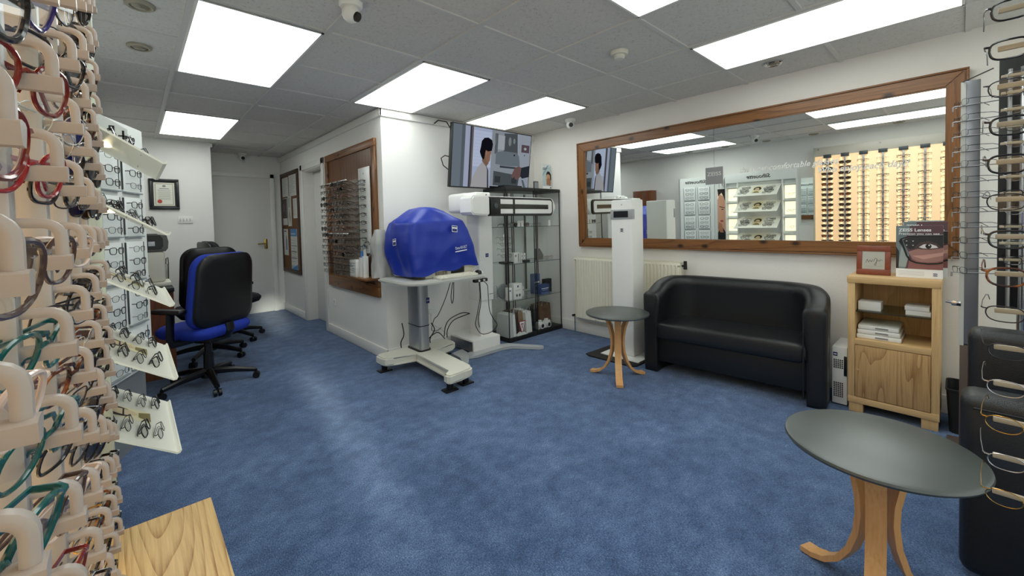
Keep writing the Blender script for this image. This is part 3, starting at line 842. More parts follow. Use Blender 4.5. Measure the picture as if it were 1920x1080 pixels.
M_BLUEF = mat('royal_blue_fabric', '#1733a0', .85, vary=.12, vscale=60, bumps=.25, bscale=700)
M_BLACKF = mat('black_fabric', '#15151a', .85, bumps=.2, bscale=700)
M_SHELL = mat('black_moulded_shell', '#101012', .33)
def rr(w, h, r, n=5, cx=0, cy=0, taper=0):
    pts = []
    for sx, sy, a0 in ((1, 1, 0), (-1, 1, 90), (-1, -1, 180), (1, -1, 270)):
        for i in range(n+1):
            a = math.radians(a0+90*i/n)
            x = sx*(w/2-r)+r*math.cos(a); y = sy*(h/2-r)+r*math.sin(a)
            pts.append((cx+x*(1-taper*(y/h)), cy+y))
    return pts
def office_chair(label, x, y, rz, fabric, arms=True, top=1.06, group='office chairs', bw=.47):
    t = thing('office_chair', label, 'office chair', (x, y, 0), rz, group)
    L = dict(local=True)
    b = B(); b.rings([[(p[0], p[1], z) for p in rr(w, d, .09, 5, 0, .02)] for w, d, z in ((.40, .38, .415), (.47, .45, .43), (.50, .48, .46), (.50, .48, .485), (.46, .44, .51), (.30, .28, .516))])
    b.obj('seat', fabric, t, 60, **L)
    hh = top-.50
    def back(w, h, y0, bulge, z0):
        out = []
        for sc, dy in ((.80, 0), (.95, .006), (1., .018), (1., .034), (.95, .048), (.75, .056)):
            ring = []
            for px, pz in rr(w*sc, h*sc, .11*sc, 6, 0, 0, .10):
                yy = y0+dy*bulge+.05*(px/(w/2))**2*.6 - .05*(pz/h)
                ring.append((px, yy, z0+pz))
            out.append(ring)
        return out
    b = B(); b.rings(back(bw, hh, -.215, 1.6, .50+hh/2)); b.obj('back_cushion', fabric, t, 60, **L)
    b = B(); b.rings(back(bw*.97, hh*.985, -.240, .7, .50+hh/2)); b.obj('back_shell', M_SHELL, t, 60, **L)
    b = B(); b.tube([(0, -.215, .52), (0, -.225, .46), (0, -.19, .41), (0, -.05, .395)], .03, 8, flat=(.035, .012), up=(0, 1, 0)); b.obj('back_bracket', M_BLACK, t, **L)
    b = B(); b.box(-.10, .10, -.13, .12, .365, .415, .015); b.obj('mechanism', M_BLACK, t, **L)
    b = B(); b.tube([(.08, .05, .39), (.26, .05, .385), (.29, .05, .38)], .007); b.obj('lever', M_BLACK, t, **L)
    b = B(); b.cyl((0, 0, .10), (0, 0, .37), .027); b.cyl((0, 0, .11), (0, 0, .26), .038, .034); b.obj('gas_column', M_BLACK, t, **L)
    b = B(); b.cyl((0, 0, .07), (0, 0, .13), .055, .045)
    for k in range(5):
        a = 2*PI*k/5+.35; c, s = math.cos(a), math.sin(a)
        b.tube([(.03*c, .03*s, .115), (.18*c, .18*s, .10), (.32*c, .32*s, .072)], [.03, .024, .018], 8)
    b.obj('star_base', M_BLACK, t, **L)
    for k in range(5):
        a = 2*PI*k/5+.35; c, s = math.cos(a), math.sin(a); p = Vector((.325*c, .325*s, .028)); q = Vector((-s, c, 0))
        b = B()
        for d in (-1, 1): b.cyl(p+q*d*.006, p+q*d*.026, .028, .026, 14)
        b.cyl(p, p+Vector((0, 0, .05)), .008); b.obj('caster', M_BLACK, t, **L)
    if arms:
        for sx in (-1, 1):
            b = B()
            b.tube([(sx*.12, .0, .405), (sx*.285, .0, .41), (sx*.30, .0, .45), (sx*.30, -.01, .64)], .018, 8, flat=(.028, .012), up=(0, 1, 0))
            b.box(sx*.30-.035, sx*.30+.035, -.13, .13, .64, .675, .014, 3); b.obj('armrest', M_BLACK, t, **L)
    return t
office_chair('blue office chair with a black back shell, nearest the sloping trays', .425, 4.10, math.radians(36), M_BLUEF, top=1.07, bw=.53)
office_chair('black chair behind the blue office chair, its back rising beside the instrument', .535, 4.99, math.radians(4), M_BLACKF, False, 1.09)
office_chair('black chair seen edge-on, mostly hidden behind the blue office chair', .80, 5.60, math.radians(-80), M_BLACKF, True, 1.13)

# ---------------------------------------------------------------- certificate wall
t = thing('framed_certificate', 'certificate with a red seal in a black frame', 'framed certificate', (.31, 6.325, 1.5))
fm = frame((.168, 6.318, 1.505), (1, 0, 0), (0, 0, 1)); W_, H_ = .275, .36
b = B()
for a in ((0, W_, 0, .03), (0, W_, H_-.03, H_), (0, .03, .03, H_-.03), (W_-.03, W_, .03, H_-.03)): b.box(a[0], a[1], a[2], a[3], -.01, .012, .004)
b.xf(fm); b.obj('frame', mat('black_picture_frame', '#17171b', .3), t)
pc = Pic(frame((.198, 6.318, 1.535), (1, 0, 0), (0, 0, 1)), .215, .30)
pc.rect(0, 0, 1, 1, mat('dark_mount', '#2c2c33', .5)); pc.rect(.06, .05, .94, .95, mat('print_cream2', '#e4dfcc', .6)); pc.rect(.12, .09, .88, .91, mat('print_taupe', '#7d7768', .6)); pc.rect(.14, .105, .86, .895, mat('print_paper', '#e9e6da', .6))
pc.oval(.5, .82, .08, .04, M_GPRINT); pc.line([(.3, .72), (.7, .72)], .008, M_GPRINT)
for k in range(9): pc.line([(.22+.02*(k % 3), .66-.045*k), (.78-.03*(k % 2), .66-.045*k)], .003, M_GPRINT)
pc.oval(.30, .22, .10, .075, mat('red_seal', '#b8432f', .5)); pc.done('certificate', t)
t = thing('wall_switch_plate', 'white four-way switch plate under the framed certificate', 'switch', (.49, 6.325, 1.35))
B().box(.42, .565, 6.318, 6.33, 1.34, 1.425, .003).obj('plate', M_WHITE, t)
for k in range(4): B().box(.436+.031*k, .450+.031*k, 6.313, 6.319, 1.365, 1.40, .002).obj('switch', mat('switch_grey', '#cfcfca', .4), t)
# ---------------------------------------------------------------- corridor wall: notice board, glasses board
X0 = XC-.001
def wallframe(y_left, z0): return frame((X0, y_left, z0), (0, -1, 0), (0, 0, 1))   # local x toward the viewer's right
t = thing('notice_board', 'brown notice board with pinned leaflets beside the doorway', 'notice board', (XC, 6.65, .6))
b = B(); y0, y1, z0, z1 = 6.14, 7.02, .60, 2.07
for a in ((y0, y1, z0, z0+.05), (y0, y1, z1-.05, z1), (y0, y0+.05, z0+.05, z1-.05), (y1-.05, y1, z0+.05, z1-.05)): b.box(XC-.022, XC, *a, .004)
b.obj('frame', M_DARKFRAME, t)
B().box(XC-.008, XC, y0+.05, y1-.05, z0+.05, z1-.05).obj('felt_board', M_CORK, t)
P_PAPER = mat('leaflet_paper', '#d9d8d2', .6); P_BLUE = mat('leaflet_blue', '#4c86bd', .6); P_DARK = mat('leaflet_dark', '#4a4440', .6); P_PALEBLUE = mat('leaflet_pale_blue', '#9dbcd6', .6)
def leaflet(label, ya, yb, za, zb, kind):
    t = thing('leaflet', label, 'leaflet', (XC-.012, (ya+yb)/2, za), 0, 'leaflets on the notice board')
    B().box(XC-.0115, XC-.0085, yb, ya, za, zb).obj('sheet', P_PAPER, t)
    pc = Pic(frame((XC-.0117, ya, za), (0, -1, 0), (0, 0, 1)), ya-yb, zb-za)
    if kind == 'blue':
        pc.rect(0, .82, 1, 1, P_BLUE); pc.rect(.05, .86, .8, .9, P_PALEBLUE); pc.rect(0, 0, 1, .1, P_PALEBLUE)
        for k in range(3): pc.rect(.08, .28+.15*k, .95, .295+.15*k, P_DARK)
        pc.poly([(.0, .0), (1, .0), (1, .14)], P_BLUE)
        for k in range(9): pc.line([(.1, .2+.065*k), (.8, .2+.065*k)], .004, M_GPRINT)
    elif kind == 'dark': pc.rect(.02, .25, .98, .98, P_DARK); pc.rect(.1, .5, .5, .8, mat('leaflet_purple', '#6d5a68', .6))
    elif kind == 'bottle': pc.poly([(.5, .2), (.8, .2), (.8, .55), (.7, .75), (.55, .75), (.5, .55)], mat('leaflet_grey_blue', '#6a7d92', .6)); pc.rect(.1, .9, .7, .94, P_DARK)
    elif kind == 'fold': pc.poly([(.2, .35), (.55, .6), (.9, .3), (.6, .05)], mat('leaflet_grey', '#a9a9a4', .6)); pc.rect(.2, .62, .8, .95, mat('leaflet_greygreen', '#b4bab2', .6))
    else:
        for k in range(10): pc.line([(.1, .9-.08*k), (.85-.1*(k % 3), .9-.08*k)], .004, M_GPRINT)
    pc.done('print', t)
leaflet('white letter pinned at the top of the notice board, far side', 6.95, 6.64, 1.72, 2.0, 'text')
leaflet('white letter pinned at the top of the notice board, doorway side', 6.60, 6.25, 1.71, 2.01, 'text')
leaflet('dark photo leaflet in the second row of the notice board', 6.96, 6.73, 1.30, 1.70, 'dark')
leaflet('grey folded leaflet hanging in the middle of the notice board', 6.69, 6.52, 1.28, 1.72, 'fold')
leaflet('white card pinned at mid height near the doorway side of the notice board', 6.42, 6.24, 1.39, 1.67, 'text')
leaflet('white leaflet with a grey bottle shape, lower far side of the notice board', 6.96, 6.74, .85, 1.24, 'bottle')
leaflet('tall blue and white leaflet at the bottom of the notice board', 6.60, 6.29, .655, 1.24, 'blue')

t = thing('glasses_board', 'large pine framed board carrying the clear glasses rack', 'board', (XC, 4.38, .57))
b = B(); y0, y1, z0, z1 = 3.70, 5.03, .575, 2.08; fw_ = .075
b.box(XC-.03, XC, y0, y1, z0, z0+.10, .006); b.obj('frame_rail', M_PINE, t)
B().box(XC-.03, XC, y0, y1, z1-fw_, z1, .006).obj('frame_rail', M_PINE, t)
for q in (y0, y1-fw_): B().box(XC-.03, XC, q, q+fw_, z0+.1, z1-fw_, .006).obj('frame_stile', M_PINEZ, t)
B().box(XC-.012, XC, y0+fw_, y1-fw_, z0+.1, z1-fw_).obj('back_board', M_PINEBOARD, t)
b = B(); b.box(XC-.038, XC-.012, y0+.05, y1-.05, z0+.10, z0+.125, .004); b.obj('moulding', M_PINE, t)
B().box(XC-.15, XC-.012, 3.70, 4.13, .745, .765, .003).obj('ledge', M_PINE, t)

rk = thing('clear_glasses_rack', 'clear acrylic rack of fifteen rows of glasses on the pine board', 'glasses rack', (1.62, 4.25, .75))
M_ACR = clearmat('clear_acrylic', '#fcfdfc', .05, .02, '#cfcfca')
B().box(1.618, 1.623, 3.90, 4.62, .755, 1.71).obj('acrylic_sheet', M_ACR, rk)
b = B()
for y in (3.93, 4.59):
    for z in (.80, 1.66): b.cyl((1.62, y, z), (XC-.012, y, z), .008)
b.obj('standoff', M_STEEL, rk)
RZ = [1.675-.0625*i for i in range(15)]
b = B()
for z in RZ: b.box(1.52, 1.618, 3.92, 4.60, z-.022, z-.019)
b.obj('rail', M_ACR, rk)
for z in (1.69, 1.185): B().box(1.50, 1.514, 3.90, 4.62, z, z+.009).obj('edge_strip', clearmat('white_edge', '#ffffff', .1, .75, '#eeeeea'), rk)
for r, z in enumerate(RZ):
    for cidx, y in enumerate((4.53, 4.37, 4.21, 4.05)):
        k = ['black', 'sun', 'black', 'tort', 'sun'][(r*2+cidx*3) % 5] if r < 12 else ['gun', 'black', 'gun'][(r+cidx) % 3]
        m = facing((1.498, y+random.uniform(-.012, .012), z), (-1, 0, 0), turn=random.uniform(-.1, .1))
        glasses_one(k, m, f'{KINDS[k][6]} glasses on the {ORD[r]} row of the clear rack, {ORD[cidx]} from the doorway', 'glasses on the clear rack')
sp = thing('glasses_strip', 'white upright strip of nine glasses on the pine board', 'glasses rack', (1.70, 3.94, .98))
B().box(1.700, 1.708, 3.82, 4.08, .99, 1.83, .002).obj('strip', M_WHITE, sp)
B().cyl((1.70, 3.95, 1.77), (1.697, 3.95, 1.77), .006).obj('screw', M_STEEL, sp)
b = B()
for i in range(9): b.box(1.668, 1.70, 3.90, 4.0, 1.66-.08*i, 1.664-.08*i)
b.obj('ledge', M_ACR, sp)
for i in range(9):
    glasses_one('black', facing((1.655, 3.95, 1.69-.08*i), (-1, -.35, 0), turn=.1), f'dark glasses on the white strip of the pine board, {ORD[i]} from its top', 'glasses on the white strip', True)
# things on the ledge of the pine board
t = thing('white_carton', 'white carton with small print on the ledge of the pine board', 'carton', (1.64, 4.05, .765))
B().box(1.59, 1.68, 3.94, 4.09, .765, .93, .002).obj('box', M_WHITE, t)
pc = Pic(frame((1.5895, 4.09, .765), (0, -1, 0), (0, 0, 1)), .15, .165); pc.rect(.1, .55, .3, .8, P_PALEBLUE)
for k in range(4): pc.line([(.4, .8-.15*k), (.85, .8-.15*k)], .004, M_GPRINT)
pc.done('print', t)
for lab, y, hh in (('tall white spray bottle on the pine board ledge, beside the carton', 3.905, .25), ('tall white spray bottle on the pine board ledge, nearest the corner', 3.835, .27)):
    t = thing('spray_bottle', lab, 'bottle', (1.64, y, .765), 0, 'spray bottles on the ledge')
    b = B(); b.rings([[(1.64+p[0], y+p[1], z) for p in rr(.05, .055, .012, 3)] for z in (.765, .77, .765+hh*.72, .765+hh*.75)]); b.obj('bottle', M_WHITE, t)
    B().cyl((1.64, y, .765+hh*.75), (1.64, y, .765+hh), .016, .013).obj('cap', mat('blue_cap', '#4a7cc0', .4) if hh < .26 else M_GREYP, t)
t = thing('chrome_ring_stand', 'round chrome wire stand behind the spray bottles', 'stand', (1.66, 3.85, .765))
b = B(); b.tube([(1.675+.0*i, 3.86+.085*math.cos(2*PI*i/20), 1.03+.075*math.sin(2*PI*i/20)) for i in range(20)], .008, 6, loop=True); b.obj('ring', M_CHROME, t)
B().tube([(1.675, 3.86, .765), (1.675, 3.86, .955)], .005).obj('stem', M_CHROME, t)
t = thing('wall_socket', 'white wall socket low on the corridor wall', 'socket', (XC, 4.93, .37))
B().box(XC-.012, XC, 4.89, 4.965, .335, .415, .003).obj('plate', M_WHITE, t)
B().box(XC-.016, XC-.011, 4.905, 4.925, .385, .40, .001).obj('switch', M_GREYP, t)

# ---------------------------------------------------------------- television
TVC = Vector((2.845, 3.325, 1.925)); tl = math.radians(7.5)
tm = frame(tuple(TVC), (1, 0, 0), (0, -math.sin(tl), math.cos(tl)))     # z of the frame looks into the room
tm = Matrix.Translation(TVC) @ Matrix.Rotation(math.radians(90)+tl, 4, 'X')
TW, TH = 1.075, .622
t = thing('television', 'wall television showing a woman at an eye-testing machine', 'television', TVC)
b = B(); b.box(-TW/2, TW/2, -TH/2, TH/2, -.045, 0, .006)
b.box(-TW/2, TW/2, TH/2-.010, TH/2, 0, .004); b.box(-TW/2, TW/2, -TH/2, -TH/2+.014, 0, .004); b.box(-TW/2, -TW/2+.010, -TH/2, TH/2, 0, .004); b.box(TW/2-.010, TW/2, -TH/2, TH/2, 0, .004)
b.xf(tm); b.obj('case', M_BLACK, t)
b = B(); b.box(-.12, .12, -.12, .12, -.075, -.045); b.xf(tm); b.box(2.80, 2.88, 3.42, 3.6, 1.86, 1.94); b.obj('bracket', M_BLACKM, t)
def scr(n, col, k=.46): return emitmat('screen_'+n, col, k)
SW, SH = TW-.020, TH-.024
pc = Pic(tm @ Matrix.Translation((-SW/2, -SH/2+.002, .0005)), SW, SH)
V = lambda pts: [(((x-62)/(1262-62)), 1-((y-40-(x-62)*.165)/(1000-(x-62)*.145+0))) for x, y in pts]
pc.rect(0, 0, 1, 1, scr('pale', '#9aa3b4'))
pc.rect(0, 0, .14, 1, scr('grey', '#6f7a84')); pc.rect(.10, 0, .135, 1, scr('dim', '#59626b'))
pc.rect(.14, 0, .19, 1, scr('lilac', '#a6aec6')); pc.rect(.195, 0, .215, 1, scr('dark', '#3b3d46')); pc.rect(.215, 0, .235, 1, scr('brown', '#6a6262'))
pc.rect(.235, 0, .47, 1, scr('window', '#a9b4cf')); pc.rect(.235, .35, .47, .95, scr('window2', '#b9c4dd'))
for k in range(10): pc.rect(.25, .40+.055*k, .46, .405+.055*k, scr('window', '#a9b4cf'))
pc.rect(.46, 0, .80, 1, scr('machineback', '#8d949b')); pc.rect(.82, .0, 1, 1, scr('wall', '#98a0ab'))
pc.poly([(.62, .66), (.62, .97), (.80, 1), (.82, .60)], scr('blurdark', '#4d5357')); pc.oval(.70, .84, .02, .08, scr('blurlight', '#7e8686')); pc.oval(.76, .86, .015, .05, scr('blurlight', '#7e8686'))
pc.rect(.53, .68, .63, .93, scr('pale2', '#a4abb2')); pc.rect(.50, .60, .54, .95, scr('blurdark2', '#5d6468'))
# machine
pc.poly([(.52, .62), (.60, .66), (.80, .66), (.84, .60), (.86, .42), (.52, .40)], scr('machine', '#6d767e'))
pc.poly([(.46, .02), (.47, .55), (.52, .93), (.49, .62), (.505, .42), (.58, .42), (.58, .38), (.84, .34), (.86, .05)], scr('machine_light', '#8f979f'))
pc.rect(.58, .365, .83, .40, scr('slot', '#3d454d')); pc.poly([(.50, .05), (.50, .30), (.86, .25), (.84, .03)], scr('lower', '#4c5357'))
for q in (.52, .75): pc.rect(q, .10, q+.075, .21, scr('vent', '#353b3f'))
pc.rect(.46, 0, .86, .03, scr('shadow', '#15181c')); pc.oval(.77, .61, .010, .018, scr('shadow', '#15181c'))
pc.rect(.865, .68, .98, .82, scr('photo', '#5a4a52')); pc.oval(.92, .75, .02, .025, scr('pale2', '#a4abb2')); pc.oval(.915, .63, .008, .014, scr('blurdark', '#4d5357'))
# woman: jacket, neck, face, hair with bun
pc.poly([(.22, .0), (.24, .16), (.30, .34), (.36, .45), (.41, .38), (.44, .0)], scr('jacket', '#a8a7aa'))
pc.poly([(.40, .39), (.43, .30), (.445, .0), (.425, 0), (.415, .3)], scr('dark', '#3b3d46'))
pc.poly([(.345, .45), (.36, .58), (.42, .60), (.43, .42), (.40, .36)], scr('neck', '#7d6252'))
pc.poly([(.38, .52), (.38, .70), (.452, .72), (.455, .60), (.448, .56), (.444, .47), (.42, .42)], scr('face', '#8d6a58'))
pc.oval(.392, .585, .012, .035, scr('ear', '#9a7562'))
pc.poly([(.355, .47), (.33, .53), (.312, .60), (.322, .68), (.330, .78), (.36, .84), (.41, .855), (.458, .82), (.472, .75), (.462, .64), (.415, .62), (.385, .64), (.378, .56), (.37, .49)], scr('hair', '#14131a'))
# arm reaching in
pc.poly([(1, .45), (.88, .40), (.87, .24), (.90, .20), (1, .24)], scr('sleeve', '#2b2f37'))
pc.poly([(.88, .40), (.84, .42), (.79, .39), (.76, .30), (.74, .22), (.76, .19), (.80, .24), (.79, .19), (.82, .17), (.87, .22)], scr('hand', '#6e5552'))
pc.poly([(.89, .18), (.92, .17), (.96, .03), (.93, .01)], scr('dim', '#59626b'))
pc.done('screen_picture', t)
t = thing('television_cable', 'black cable looping out behind the television edge', 'cable', (2.25, 3.42, 1.9))
b = B(); b.tube([(2.36, 3.40, 2.20), (2.35, 3.45, 2.27), (2.32, 3.55, 2.30), (2.28, 3.59, 2.26)], .006)
b.tube([(2.34, 3.40, 1.78), (2.27, 3.41, 1.83), (2.255, 3.42, 1.90), (2.30, 3.42, 1.93), (2.345, 3.41, 1.92)], .005); b.obj('lead', M_BLACK, t)

# ---------------------------------------------------------------- two glass cabinets
M_GLASS = clearmat('cabinet_glass', '#feffff', .04)
M_GEDGE = mat('glass_edge_green', '#49605a', .15)
CY0, CY1 = 3.165, 3.545
def glass_cabinet(label, x0, x1):
    t = thing('glass_cabinet', label, 'display cabinet', ((x0+x1)/2, (CY0+CY1)/2, 0), 0, 'glass display cabinets')
    B().box(x0, x1, CY0, CY1, 0, .045, .004).obj('base', M_BLACKM, t)
    B().box(x0, x1, CY0, CY1, 1.595, 1.63, .004).obj('top', M_BLACKM, t)
    b = B()
    for x in (x0+.010, x1-.010):
        for y in (CY0+.010, CY1-.010): b.box(x-.004, x+.004, y-.004, y+.004, .045, 1.595)
    b.obj('corner_post', M_BLACKM, t)
    b = B(); b.box(x0+.022, x1-.022, CY0+.004, CY0+.008, .05, 1.59); b.box(x0+.022, x1-.022, CY1-.008, CY1-.004, .05, 1.59)
    b.box(x0+.004, x0+.008, CY0+.02, CY1-.02, .05, 1.59); b.box(x1-.008, x1-.004, CY0+.02, CY1-.02, .05, 1.59); b.obj('glass_panel', M_GLASS, t)
    for z in (.43, .818, 1.21):
        s = B().box(x0+.012, x1-.012, CY0+.012, CY1-.012, z-.005, z).obj('glass_shelf', M_GLASS, t)
        B().box(x0+.012, x1-.012, CY0+.0105, CY0+.0119, z-.005, z).box(x0+.012, x1-.012, CY1-.0119, CY1-.0105, z-.005, z).obj('shelf_edge', M_GEDGE, s)
glass_cabinet('tall glass display cabinet standing beside the white scanner', 2.868, 3.288)
glass_cabinet('tall glass display cabinet standing in the corner by the radiator', 3.296, 3.716)
t = thing('cabinet_strap', 'black hanging cable strip inside the cabinets, running behind the shelves', 'cable', (3.16, 3.56, .05))
b = B()
for x in (3.20, 3.235): b.box(x-.006, x+.006, 3.555, 3.575, .05, 1.6)
b.obj('strip', M_BLACKM, t)

def carton(name, label, cat, x0, x1, y0, y1, z0, z1, m, draw=None, bev=.002, group=None):
    t = thing(name, label, cat, ((x0+x1)/2, (y0+y1)/2, z0), 0, group)
    B().box(x0, x1, y0, y1, z0, z1, bev).obj('box', m, t)
    if draw:
        pc = Pic(frame((x0, y0-.0003, z0), (1, 0, 0), (0, 0, 1)), x1-x0, z1-z0); draw(pc); pc.done('print', t)
    return t
M_CARD = mat('white_carton', '#e9e8e4', .5); M_BLUECARD = mat('dark_blue_carton', '#2c4478', .45); M_BROWNBAG = mat('brown_paper', '#6b4c34', .7, vary=.15, vscale=30); M_DARKBROWN = mat('dark_brown_paper', '#3c2a20', .7)
# top of the cabinets
def face_ad(pc):
    pc.rect(0, 0, 1, 1, mat('ad_grey_blue', '#b9cad0', .6)); pc.poly([(0, .85), (0, 1), (1, 1), (1, .95), (.6, .85)], mat('ad_pale', '#d9dfe0', .6)); pc.poly([(0, .5), (0, .6), (.55, .95), (.75, .95)], mat('ad_blue', '#98aeb8', .6))
    pc.oval(.63, .44, .24, .26, mat('ad_skin', '#c99a78', .6)); pc.poly([(.42, .2), (.5, .45), (.9, .45), (.95, .28), (.88, .16)], mat('ad_skin2', '#a5734f', .6))
    pc.poly([(.40, .56), (.45, .67), (.6, .73), (.8, .71), (.97, .6), (.99, .42), (.93, .36), (.85, .45), (.82, .58), (.6, .62)], M_HAIR)
    pc.line([(.32, .5), (.7, .47)], .004, mat('ad_frame', '#8c6a2c', .4)); pc.oval(.45, .47, .07, .05, mat('ad_lens', '#d2b694', .4))
    pc.rect(0, 0, 1, .15, M_WPRINT); pc.rect(.82, .06, .93, .12, M_NAVY)
    for k in range(2): pc.line([(.05, .84-.05*k), (.5-.1*k, .845-.05*k)], .006, M_KPRINT)
t = carton('advert_card', 'advertising card of a man in glasses standing on the cabinet top', 'advert', 3.545, 3.695, 3.28, 3.285, 1.63, 1.93, M_CARD, face_ad, 0)
carton('framed_card', 'small grey card in a dark frame on the cabinet top', 'picture frame', 3.40, 3.475, 3.28, 3.29, 1.63, 1.72, M_BLACK, lambda pc: pc.rect(.1, .1, .9, .9, mat('grey_card', '#8d8f90', .4)))
carton('black_speaker', 'black box on the cabinet top under the television', 'box', 2.92, 3.18, 3.25, 3.50, 1.63, 1.655, M_BLACK)
# first glass shelf: sunglasses
for i, x in enumerate((2.96, 3.09, 3.20, 3.42)):
    glasses(['sun', 'sun', 'sunbrown', 'silver'][i], facing((x, 3.24, 1.232), (0, -1, 0), turn=(-.2, .15, -.1, .2)[i]), f'{["dark sunglasses", "dark sunglasses", "brown sunglasses", "thin silver glasses"][i]} lying on the top glass shelf of the cabinets, {ORD[i]} from the scanner', 'glasses on the top glass shelf', False, True)
for x, lab in ((3.075, 'small white price tag on the top glass shelf, near the scanner'), (3.125, 'small white price tag on the top glass shelf, beside the black strip'), (3.56, 'small white price tag on the top glass shelf, corner cabinet')):
    carton('price_tag', lab, 'tag', x-.018, x+.018, 3.20, 3.204, 1.21, 1.275, M_CARD, lambda pc: pc.oval(.5, .75, .1, .06, M_KPRINT), 0, 'price tags on the top glass shelf')
# second glass shelf
st = thing('spiral_glasses_stand', 'small stand holding a spiral of four sunglasses on the second glass shelf', 'stand', (2.965, 3.30, .818))
B().box(2.91, 3.02, 3.24, 3.36, .818, .835, .004).obj('base', M_BLACKM, st)
B().cyl((2.965, 3.33, .83), (2.965, 3.33, 1.13), .008).obj('rod', M_CHROME, st)
for i in range(4):
    glasses('gun', facing((2.955+.006*i, 3.295, 1.085-.062*i), (.15, -1, 0), tilt=.1, turn=-.5), f'metal glasses on the spiral stand in the cabinet, {ORD[i]} from its top', 'glasses on the spiral stand', False, True)
carton('label_card', 'white card of small black shapes on the second glass shelf', 'card', 3.04, 3.125, 3.25, 3.30, .818, .93, M_CARD, lambda pc: [pc.rect(.65, .1, .8, .9, M_GPRINT), pc.rect(.1, .6, .4, .8, M_GPRINT)])
for x, lab in ((3.145, 'white card with two dark spots on the second glass shelf, beside the black strip'), (3.185, 'white card with two dark spots on the second glass shelf, farther from the strip')):
    carton('spot_card', lab, 'card', x-.016, x+.016, 3.24, 3.244, .818, .92, M_CARD, lambda pc: [pc.oval(.5, .3, .15, .07, M_KPRINT), pc.oval(.5, .7, .15, .07, M_KPRINT)], 0)
carton('dark_case', 'small black case at the front of the second glass shelf', 'case', 3.15, 3.23, 3.20, 3.26, .818, .845, M_BLACK)
t = thing('grey_pouch', 'grey pentagon shaped pouch on the second shelf of the corner cabinet', 'pouch', (3.47, 3.30, .818))
B().prism([(3.41, .82), (3.54, .82), (3.55, .87), (3.49, .95), (3.42, .95)], 3.29, 3.32, 'Y', .006).obj('pouch', mat('grey_leather', '#77736d', .5), t)
for i, x in enumerate((3.58, 3.65)):
    glasses('crystal', facing((x, 3.30, .838), (-.6, -1, 0), turn=.3), f'pale clear glasses lying on the second shelf of the corner cabinet, {["beside the grey pouch", "nearest the radiator"][i]}', 'pale glasses in the corner cabinet', True, True)
t = thing('black_strap', 'black strip hanging at the back of the corner cabinet', 'cable', (3.53, 3.50, .45))
B().box(3.505, 3.53, 3.555, 3.565, .45, 1.59).obj('strip', M_DARKBROWN, t)
# third glass shelf
def zc(pc): pc.rect(.42, .75, .58, .88, M_NAVY); pc.oval(.35, .25, .13, .10, M_GPRINT); pc.oval(.7, .25, .13, .10, M_GPRINT); pc.oval(.35, .25, .06, .05, M_KPRINT); pc.oval(.7, .25, .06, .05, M_KPRINT); pc.line([(.2, .55), (.8, .6)], .003, M_GPRINT)
carton('lens_carton', 'white carton with a small blue logo on the third glass shelf', 'carton', 2.995, 3.115, 3.22, 3.30, .43, .60, M_CARD, zc)
carton('white_packet', 'narrow white packet beside the logo carton on the third glass shelf', 'packet', 2.925, 2.975, 3.23, 3.28, .43, .565, M_CARD, lambda pc: pc.rect(.3, .7, .7, .8, M_NAVY))
t = thing('round_case', 'round grey case leaning behind the cartons on the third glass shelf', 'case', (2.96, 3.34, .43))
b = B(); b.lathe([(0, -.012), (.075, -.012), (.082, 0), (.075, .012), (0, .012)], (2.965, 3.36, .513), 24, 'Y'); b.obj('case', mat('grey_case', '#7f8486', .4), t)
t = thing('stacked_tumblers', 'pale clear tubs on the third glass shelf against the scanner', 'tub', (2.90, 3.40, .43))
for i, x in enumerate((2.895,)): B().lathe([(0, .43), (.02, .43), (.024, .56), (.02, .57), (0, .57)], (2.905, 3.42, 0)).obj('tub', clearmat('cloudy_plastic', '#ffffff', .1, .5, '#dadcd8'), t)
carton('small_tag_card', 'small white card at the back of the third glass shelf', 'card', 3.20, 3.225, 3.30, 3.31, .43, .54, M_CARD, lambda pc: pc.rect(.2, .6, .8, .75, M_GPRINT))
def bc(pc): pc.rect(.1, .55, .9, .62, M_WPRINT); pc.rect(.2, .4, .8, .44, mat('print_pale', '#b7c2da', .6)); pc.rect(.1, .08, .9, .18, mat('print_midblue', '#5a78b5', .6))
carton('blue_carton', 'dark blue lens cloth carton standing on the third shelf of the corner cabinet', 'carton', 3.385, 3.485, 3.30, 3.36, .43, .66, M_BLUECARD, bc)
carton('wide_blue_carton', 'shorter wide blue carton in front of the tall blue carton', 'carton', 3.40, 3.545, 3.21, 3.27, .43, .545, M_BLUECARD, bc)
carton('black_case', 'square black case leaning at the side of the blue cartons', 'case', 3.55, 3.665, 3.28, 3.33, .43, .585, M_BLACKM)
# bottom of the cabinets
def bag(label, x0, x1, y0, y1, z1, m, group='paper bags in the cabinets'):
    t = thing('paper_bag', label, 'bag', ((x0+x1)/2, (y0+y1)/2, .045), 0, group)
    b = B(); b.rings([[(x0, y0, .045), (x1, y0, .045), (x1, y1, .045), (x0, y1, .045)], [(x0+.002, y0+.012, .045+(z1-.045)*.6), (x1, y0+.01, .045+(z1-.045)*.6), (x1, y1-.012, .045+(z1-.045)*.6), (x0+.004, y1-.01, .045+(z1-.045)*.6)], [(x0+.004, y0+.02, z1-.01), (x1-.002, y0+.018, z1), (x1-.002, y1-.02, z1), (x0+.004, y1-.018, z1-.012)]]); b.obj('bag', m, t, 20)
    xm = (x0+x1)/2; w = (x1-x0)*.25
    B().tube([(xm-w, y0+.02, z1-.02), (xm-w*.8, y0+.012, z1+.04), (xm, y0+.01, z1+.055), (xm+w*.8, y0+.012, z1+.04), (xm+w, y0+.02, z1-.02)], .0025).obj('handle', M_GREYP, t)
M_CLOUD = clearmat('frosted_plastic', '#ffffff', .12, .72, '#d8dad8')
